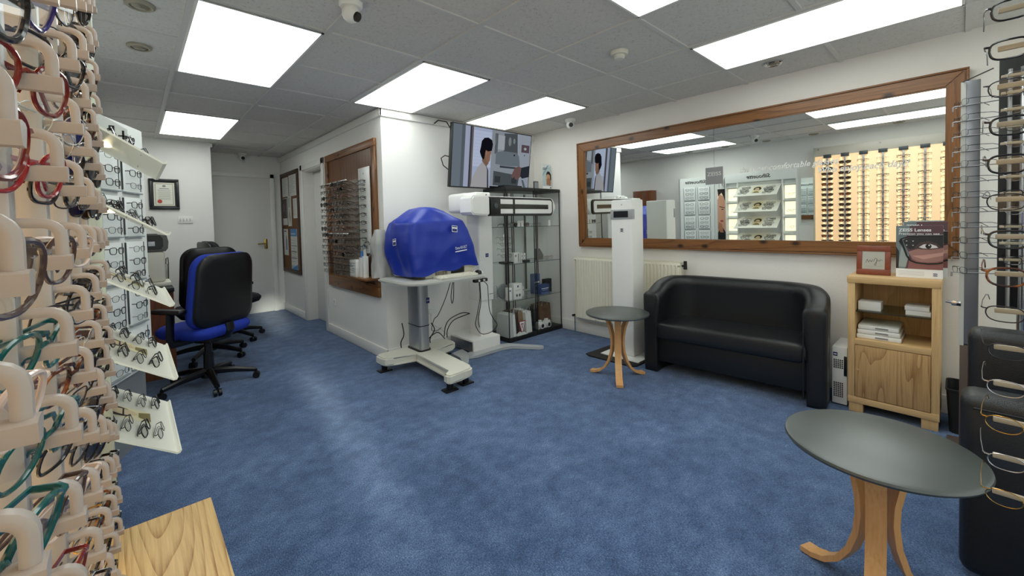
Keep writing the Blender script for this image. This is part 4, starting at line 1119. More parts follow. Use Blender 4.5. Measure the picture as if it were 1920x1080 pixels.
bag('frosted white carrier bag at the bottom of the cabinet, against the scanner', 2.885, 2.945, 3.19, 3.40, .29, M_CLOUD)
bag('plain white carrier bag beside the frosted one at the cabinet bottom', 2.95, 2.99, 3.19, 3.42, .285, mat('white_bag', '#dedfdc', .5))
bag('dark brown paper bag at the bottom of the cabinet', 2.995, 3.075, 3.24, 3.44, .295, M_DARKBROWN)
bag('tan paper bag beside the dark brown one at the cabinet bottom', 3.08, 3.15, 3.24, 3.44, .285, mat('tan_paper', '#8d7558', .7))
bag('stiff white paper bag standing past the tan bag', 3.155, 3.24, 3.20, 3.32, .275, M_CARD)
carton('logo_box', 'white box with a small blue logo at the bottom of the cabinet, behind the post', 'box', 3.205, 3.275, 3.36, 3.46, .045, .27, M_CARD, lambda pc: pc.rect(.4, .75, .7, .85, M_NAVY))
t = thing('triangle_sign', 'small red and white triangular counter sign at the cabinet front', 'sign', (3.075, 3.19, .045))
B().prism([(3.00, .045), (3.15, .045), (3.10, .075), (3.05, .075)], 3.178, 3.215, 'Y').obj('foot', M_CARD, t)
B().prism([(3.025, .195), (3.125, .195), (3.085, .07), (3.065, .07)], 3.188, 3.198, 'Y').obj('triangle', mat('sign_red', '#a33a3a', .5), t)
pc = Pic(frame((3.025, 3.1875, .07), (1, 0, 0), (0, 0, 1)), .10, .125); pc.poly([(.1, .94), (.9, .94), (.56, .1), (.44, .1)], M_WPRINT); pc.poly([(.3, .8), (.7, .8), (.52, .35), (.48, .35)], mat('sign_red', '#a33a3a', .5)); pc.poly([(.42, .72), (.58, .72), (.51, .5)], M_WPRINT); pc.done('print', t)
for i, x in enumerate((3.335, 3.445)):
    t = thing('toy_camera', f'white camera ornament at the bottom of the corner cabinet, {["against the post", "nearer the brown bag"][i]}', 'ornament', (x+.05, 3.22, .045), 0, 'camera ornaments')
    b = B(); b.box(x, x+.10, 3.20, 3.245, .045, .125, .006); b.box(x+.03, x+.07, 3.205, 3.24, .125, .145, .005); b.obj('body', M_CARD, t)
    b = B(); b.cyl((x+.05, 3.20, .085), (x+.05, 3.175, .085), .033); b.obj('lens_ring', M_WHITE, t)
    b = B(); b.cyl((x+.05, 3.1755, .085), (x+.05, 3.173, .085), .022); b.obj('lens', M_BLACK, t)
    b = B(); b.cyl((x+.085, 3.22, .125), (x+.085, 3.22, .138), .008); b.obj('button', M_BLACK, t)
bag('large brown paper bag at the bottom of the corner cabinet', 3.50, 3.69, 3.32, 3.50, .285, M_BROWNBAG)
bag('black paper bag beside the large brown bag', 3.42, 3.495, 3.34, 3.48, .26, M_BLACKM)
from mathutils import noise as mnoise
# ---------------------------------------------------------------- height-adjustable table and the blue-covered instrument
t = thing('instrument_table', 'grey height-adjustable instrument table with a silver column on a white T-shaped base', 'table', (1.9, 3.2, 0))
def soft(pts, z0, z1, bev):
    return B().prism(pts, z0, z1, 'Z', bev)
base_pts = [(1.52, 3.30), (1.535, 3.255), (1.60, 3.235), (1.80, 3.20), (1.765, 2.625), (1.685, 2.60), (1.68, 2.555), (1.70, 2.53), (1.80, 2.545), (1.90, 2.55), (1.93, 2.575), (1.94, 2.62), (1.975, 3.18), (2.20, 3.215), (2.24, 3.25), (2.24, 3.40), (2.20, 3.42), (1.90, 3.435), (1.56, 3.43), (1.52, 3.40)]
soft(base_pts, .07, .14, .012).obj('base', M_OFFW, t)
for x, y in ((1.575, 3.36), (1.735, 2.60), (1.90, 2.625), (2.19, 3.36)):
    b = B(); b.box(x-.055, x+.055, y-.04, y+.04, 0, .012, .003); b.cyl((x, y, .01), (x, y, .072), .024, .026); b.obj('foot', M_BLACK, t)
b = B(); b.rings([[(1.885+p[0], 3.30+p[1], z) for p in rr(.105, .22, .03, 4)] for z in (.14, .772)]); b.obj('column', M_SILVER, t)
b = B(); b.rings([[(1.885+p[0], 3.30+p[1], z) for p in rr(.125, .24, .035, 4)] for z in (.138, .152)]); b.rings([[(1.885+p[0], 3.30+p[1], z) for p in rr(.112, .227, .032, 4)] for z in (.36, .367)]); b.obj('column_ring', M_BLACK, t)
b = B(); b.box(1.905, 1.935, 3.184, 3.189, .56, .61); b.obj('logo', M_NAVY, t)
text('logo_lettering', 'ZEISS', .012, frame((1.92, 3.183, .585), (1, 0, 0), (0, 0, 1)), M_WPRINT, t)
b = B(); b.box(1.84, 1.93, 3.14, 3.26, .752, .774, .004); b.obj('top_bracket', M_GREYP, t)
top_pts = [(1.57, 3.42), (1.565, 3.10), (1.58, 2.99), (1.62, 2.93), (1.70, 2.885), (1.80, 2.865), (2.25, 2.865), (2.32, 2.875), (2.36, 2.92), (2.365, 3.42)]
soft(top_pts, .768, .80, .010).obj('table_top', M_GREYP, t)
t = thing('power_strip', 'black power strip clipped under the front edge of the instrument table', 'power strip', (2.27, 2.88, .74))
B().box(2.20, 2.345, 2.86, 2.90, .737, .768, .006).obj('body', M_BLACK, t)
for x in (2.245, 2.30): B().cyl((x, 2.862, .752), (x, 2.853, .752), .010).obj('plug', M_GREYP, t)

def lerp(a, b, k): return a+(b-a)*k
cov = thing('covered_instrument', 'eye scanner on the instrument table under a royal blue dust cover', 'instrument', (2.0, 3.2, .80))
B().box(1.80, 2.33, 3.02, 3.38, .80, .98, .01).obj('instrument_body', M_OFFW, cov)
b = B(); b.box(2.06, 2.20, 3.012, 3.022, .825, .875, .002); b.obj('front_display', M_BLACK, cov)
for k in range(5): B().box(1.90+.025*k, 1.918+.025*k, 3.014, 3.021, .81, .85).obj('vent', mat('vent_brown', '#8a8072', .5), cov)
RG = [(.0, 1.69, 2.345, 2.985, 3.41), (.12, 1.675, 2.325, 2.975, 3.42), (.32, 1.655, 2.295, 2.975, 3.43), (.62, 1.655, 2.235, 2.985, 3.43), (.77, 1.675, 2.195, 2.99, 3.42), (.80, 1.695, 2.175, 3.0, 3.40), (.90, 1.77, 2.08, 3.03, 3.35), (.985, 1.835, 1.99, 3.06, 3.30), (1.0, 1.85, 1.975, 3.09, 3.27)]
def covring(u, n=120):
    for (u0, *a), (u1, *c_) in zip(RG[:-1], RG[1:]):
        if u0 <= u <= u1: break
    k = (u-u0)/(u1-u0); x0, x1, y0, y1 = (lerp(p, q, k) for p, q in zip(a, c_))
    out = []
    base = rr(x1-x0, y1-y0, .030+.03*u, 4, (x0+x1)/2, (y0+y1)/2)
    # resample evenly
    P = [Vector(p) for p in base]; P.append(P[0]); L = [0]
    for p, q in zip(P[:-1], P[1:]): L.append(L[-1]+(q-p).length)
    for i in range(n):
        s = L[-1]*i/n
        j = max(k_ for k_ in range(len(L)-1) if L[k_] <= s)
        p = P[j].lerp(P[j+1], (s-L[j])/max(L[j+1]-L[j], 1e-9))
        fx = (p.x-1.68)/.72
        zb = .828+.065*max(0, fx)**1.0*(1 if p.y < 3.2 else .5)+.012*math.sin(p.x*23+p.y*11)
        if p.y > 3.38 and p.x > 2.2: zb -= .03
        z = lerp(zb, 1.402, u)
        wr = 0
        q = Vector((p.x*3.0, p.y*3.0, z*2.2)); wr = mnoise.noise(q)*.026+mnoise.noise(q*2.7+Vector((3, 1, 7)))*.016+(.5-abs(mnoise.noise(q*1.9+Vector((1, 5, 2)))))*.022
        fold = mnoise.noise(Vector((p.x*9+z*5, p.y*9, z*1.5)))*.010*(1-u)
        c_ = Vector(((x0+x1)/2, (y0+y1)/2)); d = (p-c_).normalized()
        out.append((p.x+d.x*(wr+fold), p.y+d.y*(wr+fold), z+wr*.4*(1 if u > .7 else 0)))
    return out
us = [i/34 for i in range(35)]
b = B(); b.rings([covring(u) for u in us]); cv = b.obj('dust_cover', mat('royal_blue_nylon', '#1632a0', .40, bumps=.08, bscale=300), cov, 60)
# drop the bottom cap so that the cover is open underneath
bm = bmesh.new(); bm.from_mesh(cv.data); bm.faces.ensure_lookup_table()
dead = [f for f in bm.faces if len(f.verts) > 8 and f.calc_center_median().z < .25]
bmesh.ops.delete(bm, geom=dead, context='FACES'); bm.to_mesh(cv.data); bm.free()
def coverlogo(m, w):
    pc = Pic(m, w, w*.95); pc.rect(0, .0, 1, 1, M_WPRINT); pc.rect(.07, .08, .93, .52, M_NAVY); pc.rect(.07, .75, .93, .93, M_NAVY)
    pc.done('cover_logo', cov)
coverlogo(frame((2.03, 2.945, 1.19), (1, .02, -.10), (0, .12, 1)), .058)
coverlogo(frame((1.620, 3.22, 1.085), (0, -1, .12), (.05, .0, 1)), .058)
text('cover_lettering', 'Cirrus HD-OCT', .034, frame((2.115, 2.935, 1.05), (1, 0, .10), (0, .06, 1)), M_WPRINT, cov, shear=.2, width=.125)
b = B(); b.box(-.062, .062, -.004, .004, 0, .0005); b.xf(frame((2.115, 2.935, 1.022), (1, 0, .10), (0, .06, 1))); b.obj('cover_line', M_WPRINT, cov)
t = thing('keyboard', 'ivory keyboard at the front of the instrument table', 'keyboard', (2.03, 2.93, .80))
kr = Matrix.Translation((2.06, 2.945, .80)) @ Matrix.Rotation(.06, 4, 'Z')
b = B(); b.box(-.20, .20, -.065, .065, 0, .018, .005); b.xf(kr); b.obj('case', M_OFFW, t)
b = B()
for j in range(5):
    for i in range(20): b.box(-.188+.019*i, -.172+.019*i, -.050+.021*j, -.033+.021*j, .018, .024, .002, 1)
b.xf(kr); b.obj('keys', mat('ivory_keys', '#e6e2cf', .5), t)
t = thing('computer_mouse', 'black and white mouse beside the ivory keyboard', 'mouse', (2.31, 2.93, .80))
b = B(); b.rings([[(2.305+p[0]*s, 2.945+p[1]*s, .80+z) for p in rr(.058, .105, .028, 5)] for s, z in ((.95, 0), (1, .010), (.95, .024), (.7, .034), (.3, .037))]); b.obj('body', M_WHITE, t, 60)
b = B(); b.rings([[(2.29+p[0]*s, 2.925+p[1]*s, .803+z) for p in rr(.045, .07, .02, 5)] for s, z in ((1, 0), (1, .022), (.8, .032), (.4, .036))]); b.obj('buttons', M_BLACK, t, 60)
t = thing('grey_covered_item', 'small item under a pale grey plastic cover at the wall end of the instrument table', 'covered item', (1.63, 3.40, .80))
b = B(); rr_ = []
for i in range(15):
    u = i/14; z = .795+.425*u
    w = lerp(.17, .13, u)*(1 if u < .78 else (1-(u-.78)*1.6)); dpt = w*.85
    ring = []
    for j in range(40):
        a = 2*PI*j/40; x = w/2*math.copysign(abs(math.cos(a))**.7, math.cos(a)); y = dpt/2*math.copysign(abs(math.sin(a))**.7, math.sin(a))
        q = Vector((x*14, y*14, z*5)); k = 1+mnoise.noise(q)*.26+mnoise.noise(q*2.4)*.16
        ring.append((1.655-.015*u+x*k, 3.515+y*k, z+.012*mnoise.noise(q*1.3)))
    rr_.append(ring)
b.rings(rr_); b.obj('plastic_cover', mat('pale_grey_nylon', '#acaca9', .32), t, 60)

# cables of the instrument table
def cable(label, runs, r=.0035, m=M_BLACK, smoothn=6):
    t = thing('cable', label, 'cable', runs[0][-1])
    b = B()
    for pts in runs:
        P = [Vector(p) for p in pts]; out = []
        for i in range(len(P)-1):
            p0, p1, p2, p3 = P[max(i-1, 0)], P[i], P[i+1], P[min(i+2, len(P)-1)]
            for k in range(smoothn):
                s = k/smoothn
                out.append(.5*((2*p1)+(-p0+p2)*s+(2*p0-5*p1+4*p2-p3)*s*s+(-p0+3*p1-3*p2+p3)*s**3))
        out.append(P[-1]); b.tube(out, r, 6)
    b.obj('lead', m, t); return t
cable('two thin black cables looping down from the power strip', [
    [(2.245, 2.862, .74), (2.25, 2.86, .60), (2.22, 2.87, .45), (2.21, 2.88, .36), (2.28, 2.89, .27), (2.40, 2.90, .26), (2.475, 2.90, .31), (2.43, 2.90, .38), (2.38, 2.89, .47), (2.36, 2.88, .62), (2.345, 2.87, .70), (2.30, 2.862, .74)],
    [(2.255, 2.862, .74), (2.265, 2.87, .55), (2.24, 2.88, .42), (2.26, 2.89, .33)], ])
cable('thin black cable hanging from under the table to the socket on the wall', [
    [(2.08, 3.02, .768), (2.075, 3.05, .62), (2.09, 3.06, .55), (2.10, 3.05, .60), (2.095, 3.03, .768)],
    [(2.06, 3.02, .768), (2.05, 3.1, .60), (2.0, 3.15, .45), (1.985, 3.2, .40), (2.02, 3.3, .28), (2.14, 3.4, .235), (2.22, 3.45, .24)]])
cable('black cables lying in a tangle on the white base under the table', [
    [(1.985, 3.25, .36), (2.05, 3.3, .28), (2.02, 3.33, .20), (2.03, 3.35, .15)], [(1.97, 3.36, .145), (2.06, 3.38, .20), (2.14, 3.38, .22), (2.20, 3.36, .15)],
    [(1.80, 3.45, .36), (1.80, 3.42, .26), (1.77, 3.42, .20), (1.77, 3.42, .145)], [(2.22, 3.4, .16), (2.25, 3.42, .25), (2.35, 3.48, .30), (2.52, 3.5, .33), (2.60, 3.45, .31)], [(2.24, 3.38, .15), (2.26, 3.40, .22), (2.40, 3.5, .27), (2.55, 3.5, .30), (2.62, 3.46, .32)]], .005)
t = thing('double_socket', 'white double socket on the wall behind the instrument table', 'socket', (2.19, YB, .40))
B().box(2.12, 2.265, YB-.012, YB, .36, .445, .003).obj('plate', M_WHITE, t)
B().box(2.15, 2.19, YB-.05, YB-.012, .37, .41, .005).obj('plug', M_WHITE, t)
cable('pale cable dropping from the double socket', [[(2.17, 3.55, .37), (2.17, 3.54, .28), (2.26, 3.5, .2), (2.3, 3.48, .15)]], .003, M_GREYP)

# ---------------------------------------------------------------- white scanner tower with the long slotted arm
t = thing('vision_scanner', 'white standing vision scanner with a long black rimmed arm across the cabinet', 'instrument', (2.55, 3.3, 0))
b = B(); b.box(2.375, 2.715, 3.135, 3.53, .02, .135, .010); b.obj('base_box', M_WHITE, t)
b = B(); b.box(2.3725, 2.377, 3.15, 3.515, .03, .118); b.obj('base_side', M_STEEL, t)
for pts in ([(2.36, 3.30), (2.33, 3.17), (2.26, 3.06), (2.18, 2.955), (2.12, 2.90), (2.09, 2.93), (2.14, 3.00), (2.19, 3.10), (2.20, 3.26)],
            [(2.26, 3.06), (2.33, 3.17), (2.70, 3.16), (2.80, 3.11), (2.96, 2.84), (2.985, 2.80), (2.955, 2.765), (2.915, 2.78), (2.76, 3.01), (2.66, 3.045), (2.35, 3.03)]):
    B().prism(pts, .004, .030, 'Z', .004).obj('leg', mat('light_grey_leg', '#c3c6c8', .35, .2), t)
b = B(); b.rings([[(2.605+p[0], 3.30+p[1], z) for p in rr(.160, .175, .012, 3)] for z in (.13, .50)]); b.obj('lower_column', M_WHITE, t)
b = B(); b.rings([[(2.61+p[0]*s, 3.30+p[1]*s, z) for p in rr(.178, .205, .016, 3)] for s, z in ((.97, .485), (1, .50), (1, 1.35))]); b.obj('column', M_WHITE, t)
B().box(2.60, 2.635, 3.194, 3.198, .92, .955).obj('logo', M_NAVY, t)
text('logo_lettering', 'ZEISS', .011, frame((2.6175, 3.1938, .9375), (1, 0, 0), (0, 0, 1)), M_WPRINT, t)
b = B(); b.box(2.635, 2.685, 3.195, 3.198, .541, .548); b.obj('model_mark', M_GPRINT, t)
b = B(); b.box(2.30, 2.62, 3.12, 3.40, 1.36, 1.545, .03, 3); b.obj('head_back', M_WHITE, t)
b = B(); b.prism([(2.255, 1.36), (2.275, 1.335), (2.44, 1.325), (2.468, 1.345), (2.468, 1.49), (2.44, 1.515), (2.28, 1.51), (2.255, 1.485)], 2.95, 3.14, 'Y', .012); b.obj('head_front', M_WHITE, t)
b = B(); b.box(2.42, 2.60, 3.10, 3.30, 1.50, 1.556, .012); b.obj('head_top', M_WHITE, t)
b = B(); b.cyl((2.545, 3.099, 1.53), (2.545, 3.095, 1.53), .006); b.obj('screw', M_BLACK, t)
def stadium(x0, x1, z0, z1, r, n=8):
    pts = [(x0, z0)]
    for i in range(n+1):
        a = -PI/2+PI/2*i/n; pts.append((x1-r+r*math.cos(a), z0+r+r*math.sin(a)))
    for i in range(n+1):
        a = PI/2*i/n; pts.append((x1-r+r*math.cos(a), z1-r+r*math.sin(a)))
    return pts+[(x0, z1)]
B().prism(stadium(2.46, 3.415, 1.325, 1.510, .075), 2.985, 3.06, 'Y', .010).obj('arm_body', M_WHITE, t)
B().prism(stadium(2.466, 3.355, 1.322, 1.502, .04), 2.962, 2.987, 'Y', .004).obj('arm_rim', M_BLACK, t)
B().prism(stadium(2.60, 3.335, 1.345, 1.482, .03), 2.958, 2.964, 'Y', .001).obj('arm_face', M_WHITE, t)
b = B(); b.box(2.60, 3.275, 2.9565, 2.9585, 1.390, 1.437); b.obj('slot', mat('slot_dark', '#1f1812', .15), t)
b = B(); b.box(2.765, 2.79, 2.955, 2.9585, 1.326, 1.50); b.obj('cross_bar', M_BLACK, t)
b = B(); b.box(2.475, 2.595, 2.945, 2.962, 1.335, 1.49, .004); b.obj('camera_block', M_BLACK, t)
b = B()
for x, z in ((2.50, 1.47), (2.515, 1.47), (2.53, 1.472)): b.cyl((x, 2.946, z), (x, 2.942, z), .005, n=10)
b.cyl((2.535, 2.946, 1.42), (2.535, 2.94, 1.42), .025); b.obj('camera_lens', mat('dark_glass_blue', '#30343a', .1), t)

# ---------------------------------------------------------------- slim white measuring column by the radiator
t = thing('measuring_column', 'slim white measuring column with a dark window, beside the sofa', 'instrument', (3.39, 2.09, 0))
B().prism([(3.09, 2.33), (3.10, 1.90), (3.14, 1.86), (3.53, 1.86), (3.55, 2.36), (3.12, 2.38)], 0, .012, 'Z', .003).obj('floor_mat', M_BLACKM, t)
B().box(3.20, 3.50, 1.88, 2.27, .012, .022, .003).obj('base_plate', M_WHITE, t)
b = B(); b.box(3.298, 3.488, 1.979, 2.198, .022, 1.44, .010, 3); b.obj('column', M_WHITE, t)
b = B(); b.box(3.294, 3.335, 1.974, 2.203, 1.262, 1.352, .004); b.obj('sensor_band', mat('grey_band', '#a5a6a8', .35), t)
b = B(); b.box(3.2925, 3.296, 2.018, 2.168, 1.280, 1.338); b.obj('sensor_window', M_BLACK, t)
b = B(); b.cyl((3.299, 2.085, 1.395), (3.2965, 2.085, 1.395), .004); b.obj('sensor_dot', M_KPRINT, t)
b = B(); b.box(3.2965, 3.299, 2.065, 2.105, 1.145, 1.185, .001); b.obj('logo', mat('logo_grey', '#d4d4d4', .4), t)
b = B(); b.box(3.2955, 3.297, 2.073, 2.097, 1.153, 1.162); b.box(3.2955, 3.297, 2.073, 2.097, 1.168, 1.177); b.obj('logo_bars', M_KPRINT, t)
# ---------------------------------------------------------------- long pine framed mirror on the textured wall
TILT = Matrix.Translation((3.735, 0, .99)) @ Matrix.Rotation(-.0131, 4, 'Y') @ Matrix.Translation((-3.735, 0, -.99))
mi = thing('wall_mirror', 'long pine framed wall mirror above the sofa', 'mirror', (3.735, 1.43, .99))
Y0, Y1, Z0, Z1 = -.013, 2.872, .985, 2.100; FW = .085
def mprism(pts, nm, m, x0=3.695, x1=3.737):
    b = B(); b.prism(pts, x0, x1, 'X', .006); b.xf(TILT); return b.obj(nm, m, mi)
mprism([(Y0, Z0), (Y1, Z0), (Y1-FW, Z0+FW), (Y0+FW, Z0+FW)], 'frame_rail', M_PINE)
mprism([(Y0, Z1), (Y1, Z1), (Y1-FW, Z1-FW), (Y0+FW, Z1-FW)], 'frame_rail', M_PINE)
mprism([(Y0, Z0), (Y0, Z1), (Y0+FW, Z1-FW), (Y0+FW, Z0+FW)], 'frame_stile', M_PINEZ)
mprism([(Y1, Z0), (Y1, Z1), (Y1-FW, Z1-FW), (Y1-FW, Z0+FW)], 'frame_stile', M_PINEZ)
b = B()
for a in ((Y0-.012, Y1+.012, Z0-.012, Z0), (Y0-.012, Y1+.012, Z1, Z1+.012), (Y0-.012, Y0, Z0, Z1), (Y1, Y1+.012, Z0, Z1)): b.box(3.690, 3.737, *a, .003)
b.xf(TILT); b.obj('frame_edging', M_PINE, mi)
for a, c_ in ((Y0+FW-.004, 1.4325), (1.4345, Y1-FW+.004)):
    b = B(); b.box(3.716, 3.722, a, c_, Z0+FW-.004, Z1-FW+.004); b.xf(TILT); b.obj('mirror_pane', M_MIRROR, mi)
M_FROST = mat('frosted_lettering', '#d9d8d4', .6); M_FROSTG = mat('etched_grey', '#8c8b8c', .5)
b = B(); b.box(3.7145, 3.7155, 1.362, 1.505, 1.545, 1.690); b.xf(TILT); b.obj('decal', M_FROSTG, mi)
text('decal_lettering', 'ZEISS', .045, TILT @ frame((3.7138, 1.433, 1.632), (0, -1, 0), (0, 0, 1)), M_FROST, mi, width=.115)
text('mirror_lettering', 'the most comfortable glasses', .060, TILT @ frame((3.7145, .915, 1.640), (0, -1, 0), (0, 0, 1)), M_FROST, mi, shear=.3, width=.64, bold=.0008)
text('mirror_lettering', 'Who enjoy each day!!', .060, TILT @ frame((3.7145, .475, 1.582), (0, -1, 0), (0, 0, 1)), M_FROST, mi, shear=.3, width=.48, bold=.0008)

# ---------------------------------------------------------------- radiator
M_CREAM = mat('cream_enamel', '#e9e4d2', .35)
t = thing('radiator', 'cream panel radiator under the mirror', 'radiator', (3.66, 2.29, .16))
b = B()
y0, y1 = 1.70, 2.905; z0, z1 = .165, .865
n = 33; ring0 = []
pts = [(3.648, y0)]
for i in range(n):
    a = y0+.02+(y1-y0-.04)*i/n; c_ = (y1-y0-.04)/n
    pts += [(3.622, a+c_*.12), (3.622, a+c_*.62), (3.629, a+c_*.74), (3.629, a+c_*.98)]
pts += [(3.648, y1)]
b.rings([[(3.652, p[1], z0) for p in pts], [(p[0], p[1], z0+.025) for p in pts], [(p[0], p[1], z1-.045) for p in pts], [(3.622, p[1], z1-.03) for p in pts], [(3.630, p[1], z1-.006) for p in pts]], closed=False, cap=False)
b.obj('front_panel', M_CREAM, t, 30)
b = B(); b.box(3.632, 3.712, y0, y0+.006, z0+.01, z1-.006); b.obj('end_plate', M_CREAM, t)
B().box(3.632, 3.712, y1-.006, y1, z0+.01, z1-.006).obj('end_plate', M_CREAM, t)
b = B()
for i in range(48): b.box(3.632, 3.712, y0+.01+.0245*i, y0+.018+.0245*i, z1-.012, z1-.004)
b.box(3.628, 3.634, y0, y1, z1-.012, z1-.002); b.box(3.708, 3.714, y0, y1, z1-.012, z1-.002); b.obj('top_grille', M_CREAM, t)
B().box(3.690, 3.70, y0+.01, y1-.01, z0, z1-.02).obj('back_panel', M_CREAM, t)
b = B()
for y in (y0+.15, y1-.15): b.box(3.70, 3.733, y-.02, y+.02, .3, .7)
b.obj('wall_bracket', M_CREAM, t)
b = B(); b.cyl((3.675, y1, .20), (3.675, y1+.045, .20), .011); b.tube([(3.675, y1+.04, .20), (3.675, y1+.04, 0)], .008); b.obj('valve', M_CHROME, t)
b = B(); b.cyl((3.66, y1+.035, .20), (3.63, y1+.035, .20), .013); b.obj('valve_cap', M_BLACK, t)
b = B(); b.cyl((3.66, y0-.03, .80), (3.66, y0-.03, .875), .016, .014); b.cyl((3.66, y0, .83), (3.66, y0-.035, .83), .009); b.obj('thermostat', M_BLACK, t)

# ---------------------------------------------------------------- black tub sofa
def leathermat():
    m, t, b, o = nt('black_leather'); p = geo_pos(t, obj=True)
    v = t.nodes.new('ShaderNodeTexVoronoi'); v.inputs['Scale'].default_value = 320; t.links.new(p, v.inputs['Vector'])
    n = noise(t, 5, 3, .5, p)
    ad = t.nodes.new('ShaderNodeMath'); ad.operation = 'MULTIPLY_ADD'; t.links.new(n.outputs[0], ad.inputs[0]); ad.inputs[1].default_value = 6; t.links.new(v.outputs['Distance'], ad.inputs[2])
    bump(t, b, ad.outputs[0], .22, .0025)
    b.inputs['Base Color'].default_value = (.011, .012, .014, 1); b.inputs['Roughness'].default_value = .38
    b.inputs['Specular IOR Level'].default_value = .45
    return m
M_LEATHER = leathermat()
SR = math.radians(4.6)
so = thing('tub_sofa', 'black leather two-seat tub sofa under the mirror', 'sofa', (3.425, 1.20, 0), SR)
def sofa_path(n=60):
    # plan of the wall's centre line from one arm front round the back to the other (local x to the back, y along)
    W, D, R = 1.10, .40, .27
    pts = [(-D/2-.02, W/2)]
    a = [(D/2-R+.0, W/2)]
    P = [(-.225, W/2), (-.17, W/2), (-.13, W/2)]
    for i in range(17):
        q = PI/2-PI/2*i/16; P.append((.185-R+R*math.cos(q), W/2-R+R*math.sin(q)))
    P.append((.185, 0))
    Q = [(x, -y) for x, y in reversed(P[:-1])]
    return P+Q
path = sofa_path(); N = len(path)
def wallring(i):
    p = Vector(path[i]); a = Vector(path[max(i-1, 0)]); c_ = Vector(path[min(i+1, N-1)])
    d = (c_-a).normalized(); nrm = Vector((-d.y, d.x))     # outward
    if nrm.dot(p-Vector((-.1, 0))) < 0: nrm = -nrm
    k = min(1, max(0, (p.x+.225)/.33)); k = k*k*(3-2*k)
    top = .655+.105*k
    th = .060
    prof = [(th*.80, 0), (th, .03), (th*1.02, top*.6), (th*1.08, top-.05), (th*.95, top-.015), (th*.6, top), (-th*.3, top+.003), (-th*.9, top-.012), (-th*1.25, top-.05), (-th*1.15, top-.12), (-th*.95, .45), (-th*.9, .30), (-th*.8, 0)]
    fine = []
    for j in range(len(prof)-1):                      # rounded section through the prof points
        p0, p1, p2, p3 = (Vector(prof[max(j-1, 0)]), Vector(prof[j]), Vector(prof[j+1]), Vector(prof[min(j+2, len(prof)-1)]))
        for k_ in range(3):
            u = k_/3; fine.append(.5*((2*p1)+(-p0+p2)*u+(2*p0-5*p1+4*p2-p3)*u*u+(-p0+3*p1-3*p2+p3)*u**3))
    fine.append(Vector(prof[-1]))
    return [(p.x+nrm.x*o, p.y+nrm.y*o, max(z, 0)) for o, z in fine]
def armend(i, dx):
    base = [Vector(p) for p in wallring(i)]; c_ = sum(base, Vector())/len(base); out = []
    for q, s in dx: out.append([(c_.x+(p.x-c_.x)*s-q, c_.y+(p.y-c_.y)*s, max(.0, c_.z+(p.z-c_.z)*(1-(1-s)*.35))) for p in base])
    return out
ends = [(.006, .97), (.014, .86), (.019, .68), (.021, .45)]
R_ = list(reversed(armend(0, ends)))+[wallring(i) for i in range(N)]+armend(N-1, ends)
b = B(); b.rings(R_); shell = b.obj('tub_shell', M_LEATHER, so, 50, 0, local=True)
b = B(); rr2 = []
for z, s in ((.285, .97), (.30, 1), (.375, 1.0), (.408, .985), (.420, .94), (.424, .75), (.425, .4)):
    rr2.append([(-.055+p[0]*s-.015*(s > .9), p[1]*s, z+.008*math.cos(p[1]*4)) for p in rr(.42, 1.02, .05, 4)])
b.rings(rr2); b.obj('seat_cushion', M_LEATHER, so, 50, 1, local=True)
b = B(); b.box(-.20, -.175, -.505, .505, .085, .30, .008); b.obj('front_apron', M_LEATHER, so, local=True)
b = B()
for sy in (-1, 1): b.tube([(-.27, sy*.490, .64), (-.275, sy*.49, .40), (-.27, sy*.49, .06)], .004, 6)
b.obj('piping', M_LEATHER, so, local=True)
for x in (-.19, .15):
    for y in (-.55, .55): B().cyl((x, y, 0), (x, y, .03), .02).obj('foot', M_BLACK, so, local=True)

# ---------------------------------------------------------------- two round tables with bent ply legs
M_TABLE = mat('black_table_laminate', '#363d3b', .38, spec=1.0, coat=.4, bumps=.08, bscale=900)
def round_table(label, x, y, angs):
    t = thing('side_table', label, 'side table', (x, y, 0), 0, 'round black side tables')
    b = B(); b.lathe([(0, .503), (.232, .503), (.243, .507), (.2465, .514), (.2445, .521), (.236, .525), (0, .525)], (0, 0, 0), 72); b.obj('table_top', M_TABLE, t, local=True)
    for a in angs:
        a = math.radians(a); c, s = math.cos(a), math.sin(a)
        prof = [(.115, .503), (.085, .46), (.058, .40), (.043, .33), (.040, .27), (.048, .20), (.070, .13), (.105, .070), (.150, .032), (.195, .015), (.232, .012)]
        pts = []
        for i in range(len(prof)-1):
            for k in range(3):
                q = k/3; pts.append((prof[i][0]*(1-q)+prof[i+1][0]*q, prof[i][1]*(1-q)+prof[i+1][1]*q))
        pts.append(prof[-1])
        P = [Vector((r*c, r*s, z)) for r, z in pts]
        rings = []
        for i, p in enumerate(P):
            d = (P[min(i+1, len(P)-1)]-P[max(i-1, 0)]).normalized(); side = Vector((-s, c, 0)); nn = d.cross(side)
            w = .0255
            rings.append([p+side*w+nn*.009, p-side*w+nn*.009, p-side*w-nn*.009, p+side*w-nn*.009])
        b = B(); b.rings(rings); b.obj('leg', M_PLY, t, 30, local=True)
    return t
round_table('smaller looking round black side table beside the sofa', 2.84, 1.85, (101, 216, 333))
round_table('round black side table closest to the camera, in front of the armchair', 1.738, .178, (66, 183, 303))

